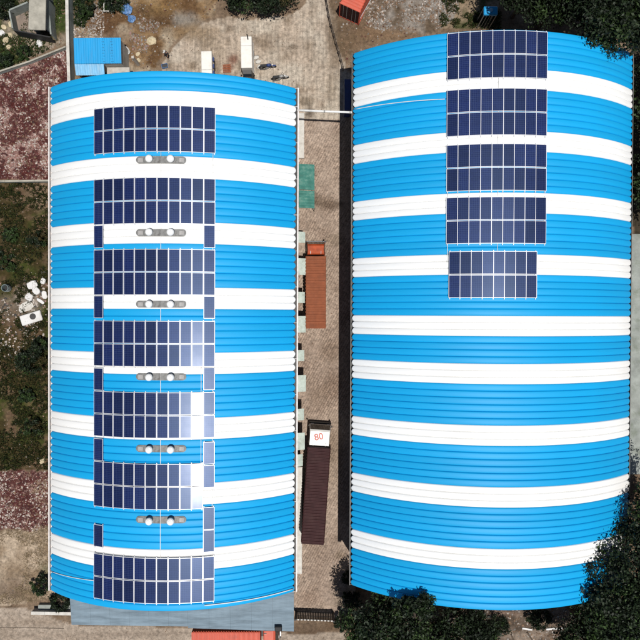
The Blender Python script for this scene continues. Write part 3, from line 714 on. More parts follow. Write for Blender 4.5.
truck('truck', (c_.x, c_.y, 0), rz, 'truck with white cab, red roof marking and dark maroon ribbed body', (q0-q1).length, 2.42, 3.4, 1.95, 2.3, 2.75, M['maroon'], M['cab_white'], .31, .06, True, group='trucks in the yard')
q0, q1 = P(315.5, 256, 3.2), P(316, 328, 3.2); c_ = (q0+q1)/2
truck('truck', (c_.x, c_.y, 0), 0, 'truck with orange cab and rust red ribbed body beside the awnings', (q0-q1).length, 2.12, 3.2, 1.35, 1.95, 2.5, M['rust'], M['orange'], .34, .24, group='trucks in the yard', m_bump='white_metal')
q0, q1 = P(192, 640.5, 2.9), P(260, 640.5, 2.9); c_ = (q0+q1)/2
truck('truck', (c_.x, c_.y, 0), R(-90), 'red ribbed truck mostly cut off below the grey canopy', (q0-q1).length, 1.8, 2.9, 1.5, 1.75, 2.4, M['red'], M['red'], .26, .3, group='trucks in the yard')

# white box lorries in the upper yard (boxes seen from above, noses hidden or outward)
def box_lorry(p, rz, label, L, W, H, cabL, seam, tail):
    t = empty('box_lorry', p, rz, label, 'truck', 'white lorries in the upper yard'); hl, hw = L/2, W/2
    b = MB().bbox(-hw, hw, -hl, hl, .9, H, .05).build('box_body', M['lorry_white'], t)
    MB().box(-hw+.02, hw-.02, seam-.02, seam+.02, H-.01, H+.006).build('roof_seam', M['galv'], b)
    for s in (-1, 1): MB().box(s*hw-.03, s*hw+.03, -hl+.05, hl-.05, .86, .98).build('side_rail', M['galv'], b)
    MB().box(-.4, .4, -hl-cabL, hl, .5, .88).build('chassis', M['dark'], t)
    for s in (-1, 1):
        wheel(t, s*(hw-.1), hl-1.0, .36, .24); wheel(t, s*(hw-.1), -hl-cabL*.45 if tail else -hl+.8, .36, .24)
    if tail:
        y0 = -hl-cabL; mb = MB(); cw = hw-.03
        pr = [(-hl-.06,.5),(y0,.5),(y0-.03,1.15),(y0+.35,1.9),(-hl-.06,2.0)]; k = len(pr)
        mb.add([(s*(cw-(.1 if z > 1.5 else 0)), y, z) for s in (-1,1) for y, z in pr], [tuple(reversed(range(k))), tuple(range(k,2*k))] + [(i,(i+1)%k,k+(i+1)%k,k+i) for i in range(k)])
        cab = mb.build('cab', M['dark'], t)
        MB().box(-cw+.15, cw-.15, y0+.05, y0+.3, 1.3, 1.86).build('windscreen', M['glass'], cab)
        for s in (-1,1): MB().box(s*(cw+.12)-.07, s*(cw+.12)+.07, y0+.3, y0+.38, 1.3, 1.6).build('mirror', M['black'], cab)
    return t
q = P(246.3, 52, 2.5)
box_lorry((q.x, q.y, 0), R(1.2), 'taller white box lorry with black cab pointing at the left roof', 3.25, 1.15, 2.5, .75, .65, True)
q = P(206.5, 64, 2.3)
b = box_lorry((q.x, q.y, 0), R(1), 'short plain white box lorry beside the upper left roof edge', 2.7, 1.1, 2.3, .6, -.6, False)
for k in range(3): MB().box(.57, .70, -.9+.7*k, -.5+.7*k, 1.5, 1.75).build('side_locker', M['deep_blue'], b)
# small chimney-like exhaust leaning on the taller lorry
q = P(247.5, 38, 2.6); mb = MB().tube([(-.08,.45,-.2),(0,.2,.05),(.05,-.15,.02)], .06, 6)
tag(mb.build('bent_stovepipe', M['black'], None, q), 'bent black pipe lying on the far end of the taller lorry', 'pipe')

# red container in the top yard
z = 3.0; a, b_, c_ = P(339.5, 3, z), P(360.3, 12.6, z), P(366.5, -4, z)
ang = math.atan2(b_.y-a.y, b_.x-a.x); W = (b_-a).length
cont = empty('shipping_container', ((a.x+b_.x)/2, (a.y+b_.y)/2, 0), ang, 'orange-red steel container cut off at the top edge of the photo', 'container')
L = 5.8; hw = W/2; mb = MB(); vs_ = []; fs = []; ys = []
for k in range(18):
    y0 = .06 + (L-.12)*k/18; d = (L-.12)/18; ys += [(y0,0),(y0+d*.3,0),(y0+d*.45,.04),(y0+d*.85,.04)]
ys.append((L-.06, 0))
for y, q in ys: vs_ += [(-hw+.06-q, y, .15), (-hw+.06-q, y, z-.08), (-hw+.1, y, z-.03+q*.5), (hw-.1, y, z-.03+q*.5), (hw-.06+q, y, z-.08), (hw-.06+q, y, .15)]
for i in range(len(ys)-1):
    for k in range(5): fs.append((i*6+k, i*6+k+1, (i+1)*6+k+1, (i+1)*6+k))
fs += [tuple(range(6)), tuple(reversed(range((len(ys)-1)*6, len(ys)*6)))]
mb.add(vs_, fs); mb.build('shell', M['red'], cont)
mb = MB()
for s in (-1,1):
    for y in (0, L-.12): mb.box(s*hw-.12*(s>0), s*hw+.12*(s<0), y, y+.12, 0, z)
    mb.box(s*hw-.1*(s>0), s*hw+.1*(s<0), .12, L-.12, 0, .16)
mb.box(-hw+.12, hw-.12, 0, .1, z-.12, z).box(-hw+.12, hw-.12, 0, .1, 0, .16).build('corner_frame', M['red'], cont)
for s in (-1,1):
    dr = MB().box(min(s*.02, s*(hw-.13)), max(s*.02, s*(hw-.13)), .02, .07, .17, z-.13).build('door', M['maroon'], cont)
    for x in (.3, .7): MB().tube([(s*x, -.01, .2), (s*x, -.01, z-.16)], .025, 6).build('lock_rod', M['galv'], dr)
a = P(358, 25, 0); b_ = P(373, 0, 0)
mb = MB().tube([(0,0,.9), (b_.x-a.x, b_.y-a.y, 1.3)], .05, 6)
tag(mb.build('leaning_pole', M['galv'], None, (a.x, a.y, 0)), 'thin grey pole along the right side of the red container', 'pole')

# ------------------------------------------------------------------ alley things
# teal lean-tos
for (y0, y1, lab) in ((164.5, 190, 'upper teal sheet lean-to against the left warehouse wall'), (190.8, 208.3, 'lower teal sheet lean-to with pale patch below its twin')):
    z = 2.6; a, b_ = P(299, y0, z), P(314.5, y1, z); o = empty('lean_to', (a.x, b_.y, 0), 0, lab, 'shelter', 'teal lean-tos')
    w = b_.x-a.x; l = a.y-b_.y; n = 12; mb = MB(); v_ = []
    for k in range(n+1):
        y = l*k/n; h = .02*(k % 2); v_ += [(0, y, z+.35+h), (w, y, z-.05+h), (w, y, z-.09+h), (0, y, z+.31+h)]
    f = [(0,1,2,3), (n*4+3, n*4+2, n*4+1, n*4)]
    for k in range(n):
        for q in range(4): f.append((k*4+q, k*4+4+q, k*4+4+(q+1) % 4, k*4+(q+1) % 4))
    mb.add(v_, f); mb.build('roof_sheet', M['teal'], o)
    for y in (.06, l-.06):
        MB().tube([(w-.06, y, 0), (w-.06, y, z-.09)], .035, 6).build('post', M['dark'], o)
        MB().tube([(0.02, y, z+.24), (w-.02, y, z-.13)], .03, 6).build('rafter', M['dark'], o)
# dark blue steel cabinet in the shade of the right warehouse
a, b_ = P(344.4, 79, 2.6), P(350.8, 110, 2.6)
o = empty('steel_cabinet', ((a.x+b_.x)/2, (a.y+b_.y)/2, 0), 0, 'long dark blue steel cabinet in shade against the right warehouse wall', 'cabinet')
w, l = (b_.x-a.x)/2, (a.y-b_.y)/2
MB().bbox(-w, w, -l, l, .12, 2.6, .04).build('body', M['deep_blue'], o)
for k in range(4): MB().box(-w-.012, -w+.0, -l+.05+k*l/2, -l-.05+(k+1)*l/2, .3, 2.4).build('door', M['deep_blue'], o)
MB().box(-w-.035, -w+.02, -l, l, 2.55, 2.63).build('edge_trim', M['galv'], o)
for s in (-1,1):
    for r_ in (-1,1): MB().box(s*(w-.08)-.05, s*(w-.08)+.05, r_*(l-.1)-.05, r_*(l-.1)+.05, 0, .12).build('foot', M['dark'], o)
# gate at the alley's lower end
z = 1.9; a, b_ = P(296, 619.5, z), P(333, 621, z); L = b_.x-a.x
o = empty('gate', (a.x, a.y, 0), math.atan2(b_.y-a.y, L), 'dark steel gate with pale top caps closing the alley bottom', 'gate')
MB().box(0, L, -.03, .03, .1, .2).box(0, L, -.03, .03, z-.1, z).box(0, L, -.03, .03, .95, 1.03).build('gate_frame', M['dark'], o)
n = 22
for k in range(n):
    x = L*(k+.5)/n; MB().box(x-.075, x+.075, .035, .06, .12, z-.03).build('slat', M['dark'], o)
for k in range(11):
    x = L*(k+.7)/11; MB().box(x-.1, x+.08, -.06, .07, z+.003, z+.045).build('top_cap', M['concrete_pale'], o)
for x in (-.08, L+.08): MB().bbox(x-.09, x+.09, -.09, .09, -.1, z+.15, .03).build('gate_post', M['dark'], o)

# ------------------------------------------------------------------ walls and fences
def wall(name, px, z, th, label, m, m_top, cope=.04):
    pts = [P(x, y, z) for x, y in px]; o = empty(name, (pts[0].x, pts[0].y, 0), 0, label, 'wall'); q0 = Vector((pts[0].x, pts[0].y, 0))
    for a, b_ in zip(pts, pts[1:]):
        d = b_-a; l = d.length; Mx = Matrix.Translation((a.x-q0.x, a.y-q0.y, 0)) @ Matrix.Rotation(math.atan2(d.y, d.x), 4, 'Z')
        MB().box(0, l, -th/2, th/2, -.3, z-.08, 0, Mx).build('wall_body', m, o)
        n = max(1, round(l/1.5))
        for k in range(n): MB().box(l*k/n+.006, l*(k+1)/n-.006, -th/2-cope, th/2+cope, z-.077, z+random.uniform(-.008,.008), 0, Mx).build('coping', m_top, o)
    return o
wall('boundary_wall', [(66.3,-30),(67.2,30),(68.8,82)], 1.55, .24, 'tall grey wall with white coping left of the blue shed', M['concrete_grey'], M['concrete_pale'])
wall('low_wall', [(-30,84.5),(0,71),(30,61),(65.5,46.5)], .6, .12, 'low slanting concrete wall above the red debris plot', M['concrete_grey'], M['roof_slab'], .02)
wall('low_wall', [(-40,181.5),(49,180.5)], .8, .14, 'low straight grey wall between red debris and weed plot', M['concrete_grey'], M['roof_slab'], .02)
wall('low_wall', [(31,613.2),(72,613.8)], 1.0, .26, 'short wall with pale coping at lower left of the left warehouse', M['concrete'], M['concrete_pale'])
z = .45; a, b_ = P(38, 605, z), P(70, 611.5, z)
tag(MB().bbox(0, b_.x-a.x, 0, a.y-b_.y, -.2-z, 0, .03).build('pit_cover', M['concrete_grey'], None, (a.x, b_.y, z)), 'grey-green flat pit cover behind the short pale wall', 'cover')
# wire fence along the dirt strip by the red container
pts = [P(326, -4, 1.2), P(329, 14, 1.2), P(334, 33, 1.2), P(339, 50, 1.2), P(343.5, 66, 1.2)]
o = empty('wire_fence', (pts[0].x, pts[0].y, 0), 0, 'dark post and wire fence running down from top beside dirt strip', 'fence'); q0 = Vector((pts[0].x, pts[0].y, 0))
allp = []
for a, b_ in zip(pts, pts[1:]):
    for k in range(2): allp.append(a + (b_-a)*k/2)
allp.append(pts[-1])
for p in allp: MB().tube([(p.x-q0.x, p.y-q0.y, -.1), (p.x-q0.x+random.uniform(-.05,.05), p.y-q0.y+random.uniform(-.05,.05), 1.3)], [.07,.055], 6).build('fence_post', M['wood'], o)
for h in (.35, .75, 1.15):
    MB().tube([(p.x-q0.x, p.y-q0.y, h+random.uniform(-.04,.04)) for p in allp], .018, 4).build('fence_wire', M['dark'], o)

# concrete hut in the top left corner
z = 2.7; a, b_ = P(28, -6, z), P(45.2, 29, z)
o = empty('concrete_hut', (a.x, b_.y, 0), R(-1.5), 'small flat-roofed concrete hut with open dark front, top left corner', 'hut')
w = b_.x-a.x; l = a.y-b_.y
MB().bbox(0, w, -.05, l, z-.16, z, .03).build('roof_slab', M['roof_slab'], o)
MB().box(.1, .28, .35, l-.1, -.2, z-.163).build('wall', M['concrete_grey'], o)
MB().box(w-.28, w-.1, .35, l-.1, -.2, z-.163).build('wall', M['concrete_grey'], o)
MB().box(.285, w-.285, l-.3, l-.12, -.2, z-.163).build('wall', M['concrete_grey'], o)
# its roofless side wings
wl_ = 1.45
o2 = empty('ruined_enclosure', P(10, 10, 0), 0, 'roofless walled enclosure with grey floor around the concrete hut', 'enclosure'); q0 = P(10, 10, 0)
def seg(p0, p1, z, th=.16, m_='concrete_grey'):
    a, b_ = P(*p0, z), P(*p1, z); d = b_-a; l = d.length; Mx = Matrix.Translation((a.x-q0.x, a.y-q0.y, 0)) @ Matrix.Rotation(math.atan2(d.y, d.x), 4, 'Z')
    MB().box(0, l, -th/2, th/2, -.2, z, 0, Mx).build('wall', M[m_], o2)
seg((27.5,2),(9,10),wl_); seg((9,10.8),(12.5,28),wl_); seg((13.5,30),(50,37),1.5, .12, 'black'); seg((50.8,34),(46.6,-8),wl_)  # black segment is a panel standing in for the open front's shaded inside
f0, f1, f2, f3 = [P(x, y, .09) for x, y in ((11,12),(52,0),(52,36),(14,30))]
mb = MB(); mb.add([p - q0 for p in (f3,f2,f1,f0)] + [p - q0 - Vector((0,0,.25)) for p in (f3,f2,f1,f0)], [(0,1,2,3),(0,4,5,1),(1,5,6,2),(2,6,7,3),(3,7,4,0)]); mb.build('floor', mat('stained_floor', (.20, .155, .125), .9, .25, 1.5, dirt=(.09, .08, .07), dirt_amt=.7), o2)

# blue shed
z = 3.0; a, b_ = P(74, 38.5, z), P(121.3, 63.5, z)
o = empty('blue_shed', (a.x, b_.y, 0), R(.4), 'blue corrugated shed roof with pale lean-to strip above the left warehouse', 'shed')
w, l = b_.x-a.x, a.y-b_.y
def corr(x0, x1, y0, y1, z0, z1, p, amp, nm, m):
    n = int((x1-x0)/p*4); mb = MB(); v_ = []; f = []
    for k in range(n+1):
        x = x0+(x1-x0)*k/n; h = amp*(0, 1, 1, 0)[k % 4]; v_ += [(x,y0,z0+h),(x,y1,z1+h),(x,y1,z1+h-.04),(x,y0,z0+h-.04)]
    for k in range(n):
        for q in range(4): f.append((k*4+q, (k+1)*4+q, (k+1)*4+(q+1) % 4, k*4+(q+1) % 4))
    f += [(0,1,2,3), (n*4+3,n*4+2,n*4+1,n*4)]; f = [tuple(reversed(q)) for q in f]
    mb.add(v_, f); return mb.build(nm, m, o)
for k in range(4):
    rs = corr(w*k/4+.004, w*(k+1)/4-.004, 0, l, z-.06+(k % 2)*.006, z+.10+(k % 2)*.006, .24, .03, 'roof_sheet', M['shed_blue'])
for x in (.62, .80):
    mb = MB()
    for k in range(9):
        for j in range(2): mb.lathe([(.028,0),(.02,.03)], (w*x+j*.14-.07*(k % 2), .15+k*l/9, z+.02+.16*(k+.3)/9), 6)
    s = mb.build('roof_screws', M['dark'], o); s['kind'] = 'stuff'
corr(0, w*.62, -1.05, -.02, z-.45, z-.12, .24, .03, 'lean_to_sheet', M['shed_pale'])
mb = MB().bbox(w*.62+.05, w*1.12, -1.0, -.05, z-1.2, z-.9, .05); mb.build('lean_to_slab', M['concrete'], o)
for (x0, x1, y0, y1) in ((.1, .2, .1, l-.1), (w-.2, w-.1, .1, l-.1), (.205, w-.205, l-.22, l-.12), (.205, w-.205, .1, .2)): MB().box(x0, x1, y0, y1, -.2, z-.12).build('wall', M['wall'], o)
MB().box(.2, .3, -.95, -.85, -.2, z-.46).build('post', M['dark'], o); MB().box(w*.62-.2, w*.62-.1, -.95, -.85, -.2, z-.46).build('post', M['dark'], o)
MB().box(w*1.1-.2, w*1.1-.08, -.9, -.8, -.2, z-1.203).build('post', M['dark'], o)

# small blue water-tank stand by the upper right roof end
z = 3.4; a, b_ = P(484, 6, z), P(498, 14.5, z); w, l = b_.x-a.x, a.y-b_.y
o = empty('tank_stand', ((a.x+b_.x)/2, (a.y+b_.y)/2, 0), 0, 'small blue-topped steel stand behind the right roof upper end', 'stand')
MB().bbox(-w/2, w/2, -l/2, l/2, z-.35, z, .08).build('blue_tank', M['shed_blue'], o)
MB().lathe([(.2,0),(.2,.08),(.12,.1)], (0,0,z+.002), 14).build('tank_lid', M['shed_pale'], o)
for sx in (-1,1):
    for sy in (-1,1): MB().tube([(sx*(w/2-.06), sy*(l/2-.06), -.1), (sx*(w/2-.06), sy*(l/2-.06), z-.35)], .045, 6).build('leg', M['galv'], o)
for k in range(5): MB().tube([(-w/2+.1+k*(w-.2)/4, -l/2+.05, .1), (-w/2+.1+k*(w-.2)/4, -l/2+.05, z-.4)], .02, 5).build('side_bar', M['galv'], o)

# ------------------------------------------------------------------ motorbikes, person
def motorbike(p, rz, label, m_tank):
    o = empty('motorbike', p, rz, label, 'motorbike', 'motorbikes by the lorry')
    for x, st in ((-.62, 0), (.66, .0)):
        w_ = MB(); n = 18; pts = [(x+.29*math.cos(2*math.pi*k/n), 0, .29+.29*math.sin(2*math.pi*k/n)) for k in range(n+1)]
        w = w_.tube(pts, .05, 7, caps=False).build('wheel', M['black'], o)
        MB().lathe([(.02,-.07),(.1,-.06),(.1,.06),(.02,.07)], n=10).build('hub', M['chrome'], w).matrix_local = Matrix.Translation((x,0,.29)) @ Matrix.Rotation(R(90),4,'X')
    MB().tube([(-.62,0,.3),(-.1,0,.42),(.2,0,.45),(.42,0,.8)], .04, 7).tube([(-.5,0,.62),(.1,0,.68),(.42,0,.8)], .035, 7).build('frame', M['dark'], o)
    MB().bbox(-.22, .16, -.14, .14, .28, .56, .05).build('engine', M['galv'], o)
    t_ = MB().lathe([(.05,-.26),(.15,-.18),(.17,0),(.12,.2),(.04,.26)], n=12, axis='x').build('fuel_tank', m_tank, o, (.2,0,.78), True)
    MB().bbox(-.72, .0, -.15, .15, .68, .8, .05).build('seat', M['black'], o)
    MB().tube([(.66,.06,.29),(.46,.06,.88)], .025, 6).tube([(.66,-.06,.29),(.46,-.06,.88)], .025, 6).build('fork', M['chrome'], o)
    MB().tube([(.3,-.38,.98),(.44,-.2,.98),(.46,0,.95),(.44,.2,.98),(.3,.38,.98)], .02, 6).build('handlebar', M['dark'], o)
    MB().lathe([(.04,-.06),(.1,0),(.09,.05)], n=12, axis='x').build('headlamp', M['white_metal'], o, (.56,0,.86))
    MB().tube([(.0,-.17,.25),(-.3,-.2,.25),(-.8,-.2,.36)], [.03,.045,.05], 7).build('exhaust', M['chrome'], o)
    MB().bbox(.42, .92, -.07, .07, .59, .63, .015).build('front_mudguard', m_tank, o)
    return o
p = G(267.5, 68); motorbike(p, R(4), 'black motorbike beside the cab of the taller white lorry', M['deep_blue'])
p = G(280, 79); motorbike(p, R(6), 'black motorbike at the edge of the left roof, nearest the alley', M['galv'])

def person(p, rz, label):
    o = empty('person', p, rz, label, 'person')
    J = {'pel':(0,0,.95),'chest':(0,.02,1.25),'neck':(0,.03,1.45),'headb':(0,.05,1.55),'headt':(0,.06,1.70),
         'ls':(-.17,.02,1.40),'le':(-.25,-.05,1.14),'lw':(-.24,.10,.92),'lh':(-.23,.15,.84),'rs':(.17,.02,1.40),'re':(.25,.0,1.14),'rw':(.26,.16,.95),'rh':(.25,.22,.88),
         'lhp':(-.09,0,.92),'lk':(-.11,.12,.50),'la':(-.11,.06,.09),'lt':(-.11,.24,.04),'rhp':(.09,0,.92),'rk':(.10,.0,.49),'ra':(.10,-.20,.10),'rt':(.10,-.03,.04)}
    Rr = {'pel':.135,'chest':.15,'neck':.06,'headb':.075,'headt':.085,'ls':.07,'le':.05,'lw':.035,'lh':.035,'rs':.07,'re':.05,'rw':.035,'rh':.035,'lhp':.10,'lk':.07,'la':.045,'lt':.04,'rhp':.10,'rk':.07,'ra':.045,'rt':.04}
    Ed = [('pel','chest'),('chest','neck'),('neck','headb'),('headb','headt'),('chest','ls'),('ls','le'),('le','lw'),('lw','lh'),('chest','rs'),('rs','re'),('re','rw'),('rw','rh'),
          ('pel','lhp'),('lhp','lk'),('lk','la'),('la','lt'),('pel','rhp'),('rhp','rk'),('rk','ra'),('ra','rt')]
    # fingers: five short chains at each hand
    for s, w in (('l',-1),('r',1)):
        h = Vector(J[s+'h'])
        for k in range(5):
            d = Vector(((k-1.5)*.022, .05, -.07)) if k < 4 else Vector((-w*.05, .04, -.02))
            J[f'{s}f{k}'] = tuple(h + d); Rr[f'{s}f{k}'] = .011; Ed.append((s+'h', f'{s}f{k}'))
    names = list(J); me = bpy.data.meshes.new('body'); me.from_pydata([J[n] for n in names], [(names.index(a), names.index(b)) for a, b in Ed], [])
    body = put('body', me, o); sk = body.modifiers.new('skin', 'SKIN'); 
    if not me.skin_vertices: 
        import bmesh; bm = bmesh.new(); bm.from_mesh(me); bm.verts.layers.skin.verify(); bm.to_mesh(me); bm.free()
    for n_, sv in zip(names, me.skin_vertices[0].data): sv.radius = (Rr[n_], Rr[n_]); sv.use_root = n_ == 'pel'
    sub = body.modifiers.new('sub', 'SUBSURF'); sub.levels = sub.render_levels = 2; sk.use_smooth_shade = True
    me.materials.append(M['skin'])
    # clothes follow the torso and legs, a little larger
    mb = MB().tube([(0,0,.86),(0,.0,.95),(0,.02,1.2),(0,.02,1.36),(0,.03,1.44)], [.165,.17,.18,.17,.08], 12)
    for s in ('l','r'): mb.tube([J[s+'s'], J[s+'e'], Vector(J[s+'e']).lerp(Vector(J[s+'w']), .7)], [.09,.068,.05], 8)
    mb.build('shirt', M['cloth_dark'], o, smooth=True)
    mb = MB()
    for s in ('l','r'): mb.tube([J[s+'hp'], J[s+'k'], J[s+'a']], [.125,.09,.07], 9)
    mb.build('trousers', M['cloth_dark'], o, smooth=True)
    mb = MB()
    for s in ('l','r'): a = Vector(J[s+'a']); t_ = Vector(J[s+'t']); mb.tube([a-Vector((0,.05,.04)), a-Vector((0,-.05,.04)), t_], [.04,.055,.04], 8)
    mb.build('shoes', M['black'], o, smooth=True)
    MB().lathe([(.118,1.645),(.118,1.70),(.105,1.76),(.06,1.80),(.01,1.81)], (0,.055,0), 14).bbox(-.09,.09,.12,.25,1.64,1.66,.02).build('cap', M['cloth_pale'], o, smooth=True)
    # face
    hd = MB()
    for s in (-1,1): hd.lathe([(.004,-.01),(.014,0),(.004,.01)], (s*.035,.135,1.63), 8)
    hd.build('eyes', M['black'], o); MB().lathe([(.018,-.02),(.008,.03)], (0,.145,1.60), 6).build('nose', M['skin'], o); MB().box(-.03,.03,.13,.142,1.555,1.563).build('mouth', M['letter'], o)
    return o
p = G(168.2, 57); person(p, R(150), 'person in dark clothes and pale cap standing on the upper yard')

# ------------------------------------------------------------------ rocks, slabs, rubbish that one can count
def rock_mesh(seed, fl=.6):
    r_ = random.Random(seed); mb = MB(); n = 9; rows = 5; v_ = []; f = []
    for i in range(rows):
        a = -.35 + 1.85*i/(rows-1)
        for k in range(n):
            q = 1 + r_.uniform(-.2,.2); t_ = 2*math.pi*k/n; v_.append((math.cos(a)*math.cos(t_)*q, math.cos(a)*math.sin(t_)*q*.8, math.sin(a)*fl*(1+r_.uniform(-.12,.12))))
    for i in range(rows-1):
        for k in range(n): f.append((i*n+k, i*n+(k+1) % n, (i+1)*n+(k+1) % n, (i+1)*n+k))
    f += [tuple(range((rows-1)*n, rows*n)), tuple(reversed(range(n)))]
    mb.add(v_, f); return mb
rocks = [(1,33,.42,'large white-grey boulder at the left photo edge'),(10.5,24,.36,'cream boulder, topmost of those left of the enclosure'),(4,27,.34,'pale boulder just left of the topmost cream boulder'),
         (6,40,.40,'tan boulder below the others left of the enclosure'),(10,35,.30,'small tan boulder against the enclosure corner'),(8,47,.34,'lowest tan boulder left of the enclosure'),
         (39.5,43.5,.42,'white stone on grass just below the concrete hut'),(152,41,.58,'round cream boulder in the mud right of the blue shed'),(138,54,.30,'small cream stone above left roof near grey post'),
         (138.5,60,.26,'small cream stone touching the left roof edge beside grey post'),(42,461,.36,'single pale stone in weeds by the left gutter')]
for i, (x, y, r_, lab) in enumerate(rocks):
    o = rock_mesh(i).build('boulder', M['rock'] if 'white' not in lab else M['foam'], None, G(x, y), rz=i*1.3); o.scale = (r_, r_, r_); tag(o, lab, 'boulder', 'boulders')
def slab(px, py, w, l, h, rz, label, name='foam_slab', m='foam', tilt=0, dent=False):
    p = G(px, py); r_ = random.Random(int(px*7+py)); mb = MB(); n = 10; ring = []
    for k in range(n):
        a = 2*math.pi*k/n; c_, s_ = math.cos(a), math.sin(a); q = (abs(c_)**5 + abs(s_)**5)**-.2
        ring.append((c_*q*w/2*r_.uniform(.82,1.05), s_*q*l/2*r_.uniform(.82,1.05)))
    v_ = [(x, y, 0) for x, y in ring] + [(x, y, h*.8) for x, y in ring] + [(x*.9, y*.9, h) for x, y in ring]
    f = [tuple(range(2*n, 3*n))] + [(k0+k, k0+(k+1) % n, k0+n+(k+1) % n, k0+n+k) for k0 in (0, n) for k in range(n)] + [tuple(reversed(range(n)))]
    mb.add(v_, f); o = mb.build(name, M[m], None, p + Vector((0,0,.02)), rz=rz); o.rotation_euler = (R(tilt), R(tilt*.6), rz)
    return tag(o, label, 'slab', 'white slabs and sheets in the rubbish heap')
slab(33,285,1.1,.9,.22,.4,'white foam slab at upper left of the heap by the left gutter',tilt=6)
slab(44,281,.7,.6,.2,1.1,'small white slab at the top of the heap beside the gutter',tilt=-5)
slab(37,291,.9,.8,.25,2.2,'rounded white slab in the middle of the rubbish heap',tilt=4)
slab(30,297,.8,.9,.2,.9,'white slab at the left flank of the rubbish heap',tilt=-7)
slab(45,295,.55,.9,.18,.2,'narrow white slab touching the gutter in the heap',tilt=3)
slab(41,301,.9,.4,.15,-.6,'thin white strip crossing the lower rubbish heap',tilt=8)
slab(26,307,1.6,1.0,.10,.5,'grey-white sheet under the lower end of the heap',m='concrete_pale',tilt=2)
# big white tray with a dark disc on top
p = G(32, 318); o = empty('foam_tray', p, R(17), 'large white tray with a dark blotch below the rubbish heap', 'tray')
MB().bbox(-1.15, 1.15, -.55, .55, .02, .3, .06).build('tray_body', M['foam'], o); MB().lathe([(.3,.0),(.34,.02),(.1,.025)], (.25,.1,.295), 14).build('dark_blotch', M['dark'], o)
# open drum
p = G(8.5, 288.2); o = empty('drum', p, R(-12), 'grey-green open drum standing in weeds at left photo edge', 'drum')
n = 18; mb = MB(); v_ = []; f = []
for (r_, x) in ((.36,0),(.38,.03),(.38,.86),(.33,.86),(.32,.12)):
    for k in range(n): a = 2*math.pi*k/n; v_.append((r_*math.cos(a), r_*math.sin(a), x))
for i in range(4):
    for k in range(n): f.append((i*n+k, i*n+(k+1) % n, (i+1)*n+(k+1) % n, (i+1)*n+k))
f += [tuple(reversed(range(n))), tuple(range(4*n, 5*n))]
mb.add(v_, f); mb.build('drum_shell', mat('drum_paint', (.16,.21,.21), .6, .25), o)
MB().lathe([(.318,.2),(.318,.3)], n=18).build('shade_disc', M['black'], o)  # black disc stands in for the shade inside the open drum
for x in (.3, .58):
    MB().tube([(.385*math.cos(2*math.pi*k/n), .385*math.sin(2*math.pi*k/n), x) for k in range(n+1)], .02, 5, caps=False).build('hoop', M['galv'], o)
# sacks of blue tarp
def bundle(px, py, r_, label, seed):
    p = G(px, py); rr = random.Random(seed); n = 14; rows = 7; v_ = []; f = []
    for i in range(rows):
        a = -.2 + 1.7*i/(rows-1)
        for k in range(n): q = r_*(1 + rr.uniform(-.22,.18)); t_ = 2*math.pi*k/n; v_.append((math.cos(a)*math.cos(t_)*q, math.cos(a)*math.sin(t_)*q, math.sin(a)*.7*q))
    for i in range(rows-1):
        for k in range(n): f.append((i*n+k, i*n+(k+1) % n, (i+1)*n+(k+1) % n, (i+1)*n+k))
    f.append(tuple(range((rows-1)*n, rows*n))); mb = MB(); mb.add(v_, f); return tag(mb.build('tarp_bundle', M['tarp'], None, p), label, 'bundle', 'blue tarp bundles')
bundle(127, 10, .62, 'larger crumpled blue tarp bundle in mud at the top', 1); bundle(131.5, 19, .42, 'smaller blue tarp bundle just below the larger one', 2)
# black pit with pale rim
p = G(108.3, 8); o = empty('pit_hatch', p + Vector((0,0,.05)), 0, 'square black opening with pale rim among weeds at the top', 'hatch')
mb = MB(); s = .46
mb.box(-s, s, -s, -s+.1, -.2, .2).box(-s, s, s-.1, s, -.2, .2).box(-s, -s+.1, -s+.1, s-.1, -.2, .2).box(s-.1, s, -s+.1, s-.1, -.2, .2); mb.build('rim', M['concrete_pale'], o)
MB().box(-s+.1, s-.1, -s+.1, s-.1, -.19, .03).build('pit_shade', M['black'], o)  # black slab gives the open pit its unlit depth by colour
# white basin and grey post beside the shed, blue crate
p = G(127, 51); o = empty('basin', p, R(-55), 'white oval basin in shade right of the blue shed', 'basin')
n = 18; mb = MB(); v_ = []; f = []
for (r_, h) in ((.22,0),(.36,.22),(.38,.24),(.34,.22),(.2,.04)):
    for k in range(n): a = 2*math.pi*k/n; v_.append((r_*1.3*math.cos(a), r_*.75*math.sin(a), h))
for i in range(4):
    for k in range(n): f.append((i*n+k, i*n+(k+1) % n, (i+1)*n+(k+1) % n, (i+1)*n+k))
f.append(tuple(range(4*n, 5*n))); mb.add(v_, f); mb.build('bowl', M['foam'], o); MB().lathe([(.03,0),(.03,.015)], (0,0,.042), 8).build('drain', M['dark'], o)
a = P(132.5, 57, 2.2); MBx = MB().bbox(-.13, .13, -.13, .13, -.1, 2.2, .02); o = MBx.build('concrete_post', M['concrete'], None, (a.x, a.y, 0)); tag(o, 'grey square post standing above left roof near cream stones', 'post')
p = G(165, 66.5); o = empty('crate', p, .2, 'small blue crate at left roof edge below the person', 'crate')
mb = MB().box(-.3,.3,-.2,.2,0,.03)
for s in (-1,1): mb.box(s*.3-.015, s*.3+.015, -.2, .2, .03, .3).box(-.285, .285, s*.2-.015, s*.2+.015, .03, .3)
mb.build('crate_shell', M['tarp'], o); MB().box(-.25,.25,-.16,.16,.03,.2).build('contents', M['dark'], o)
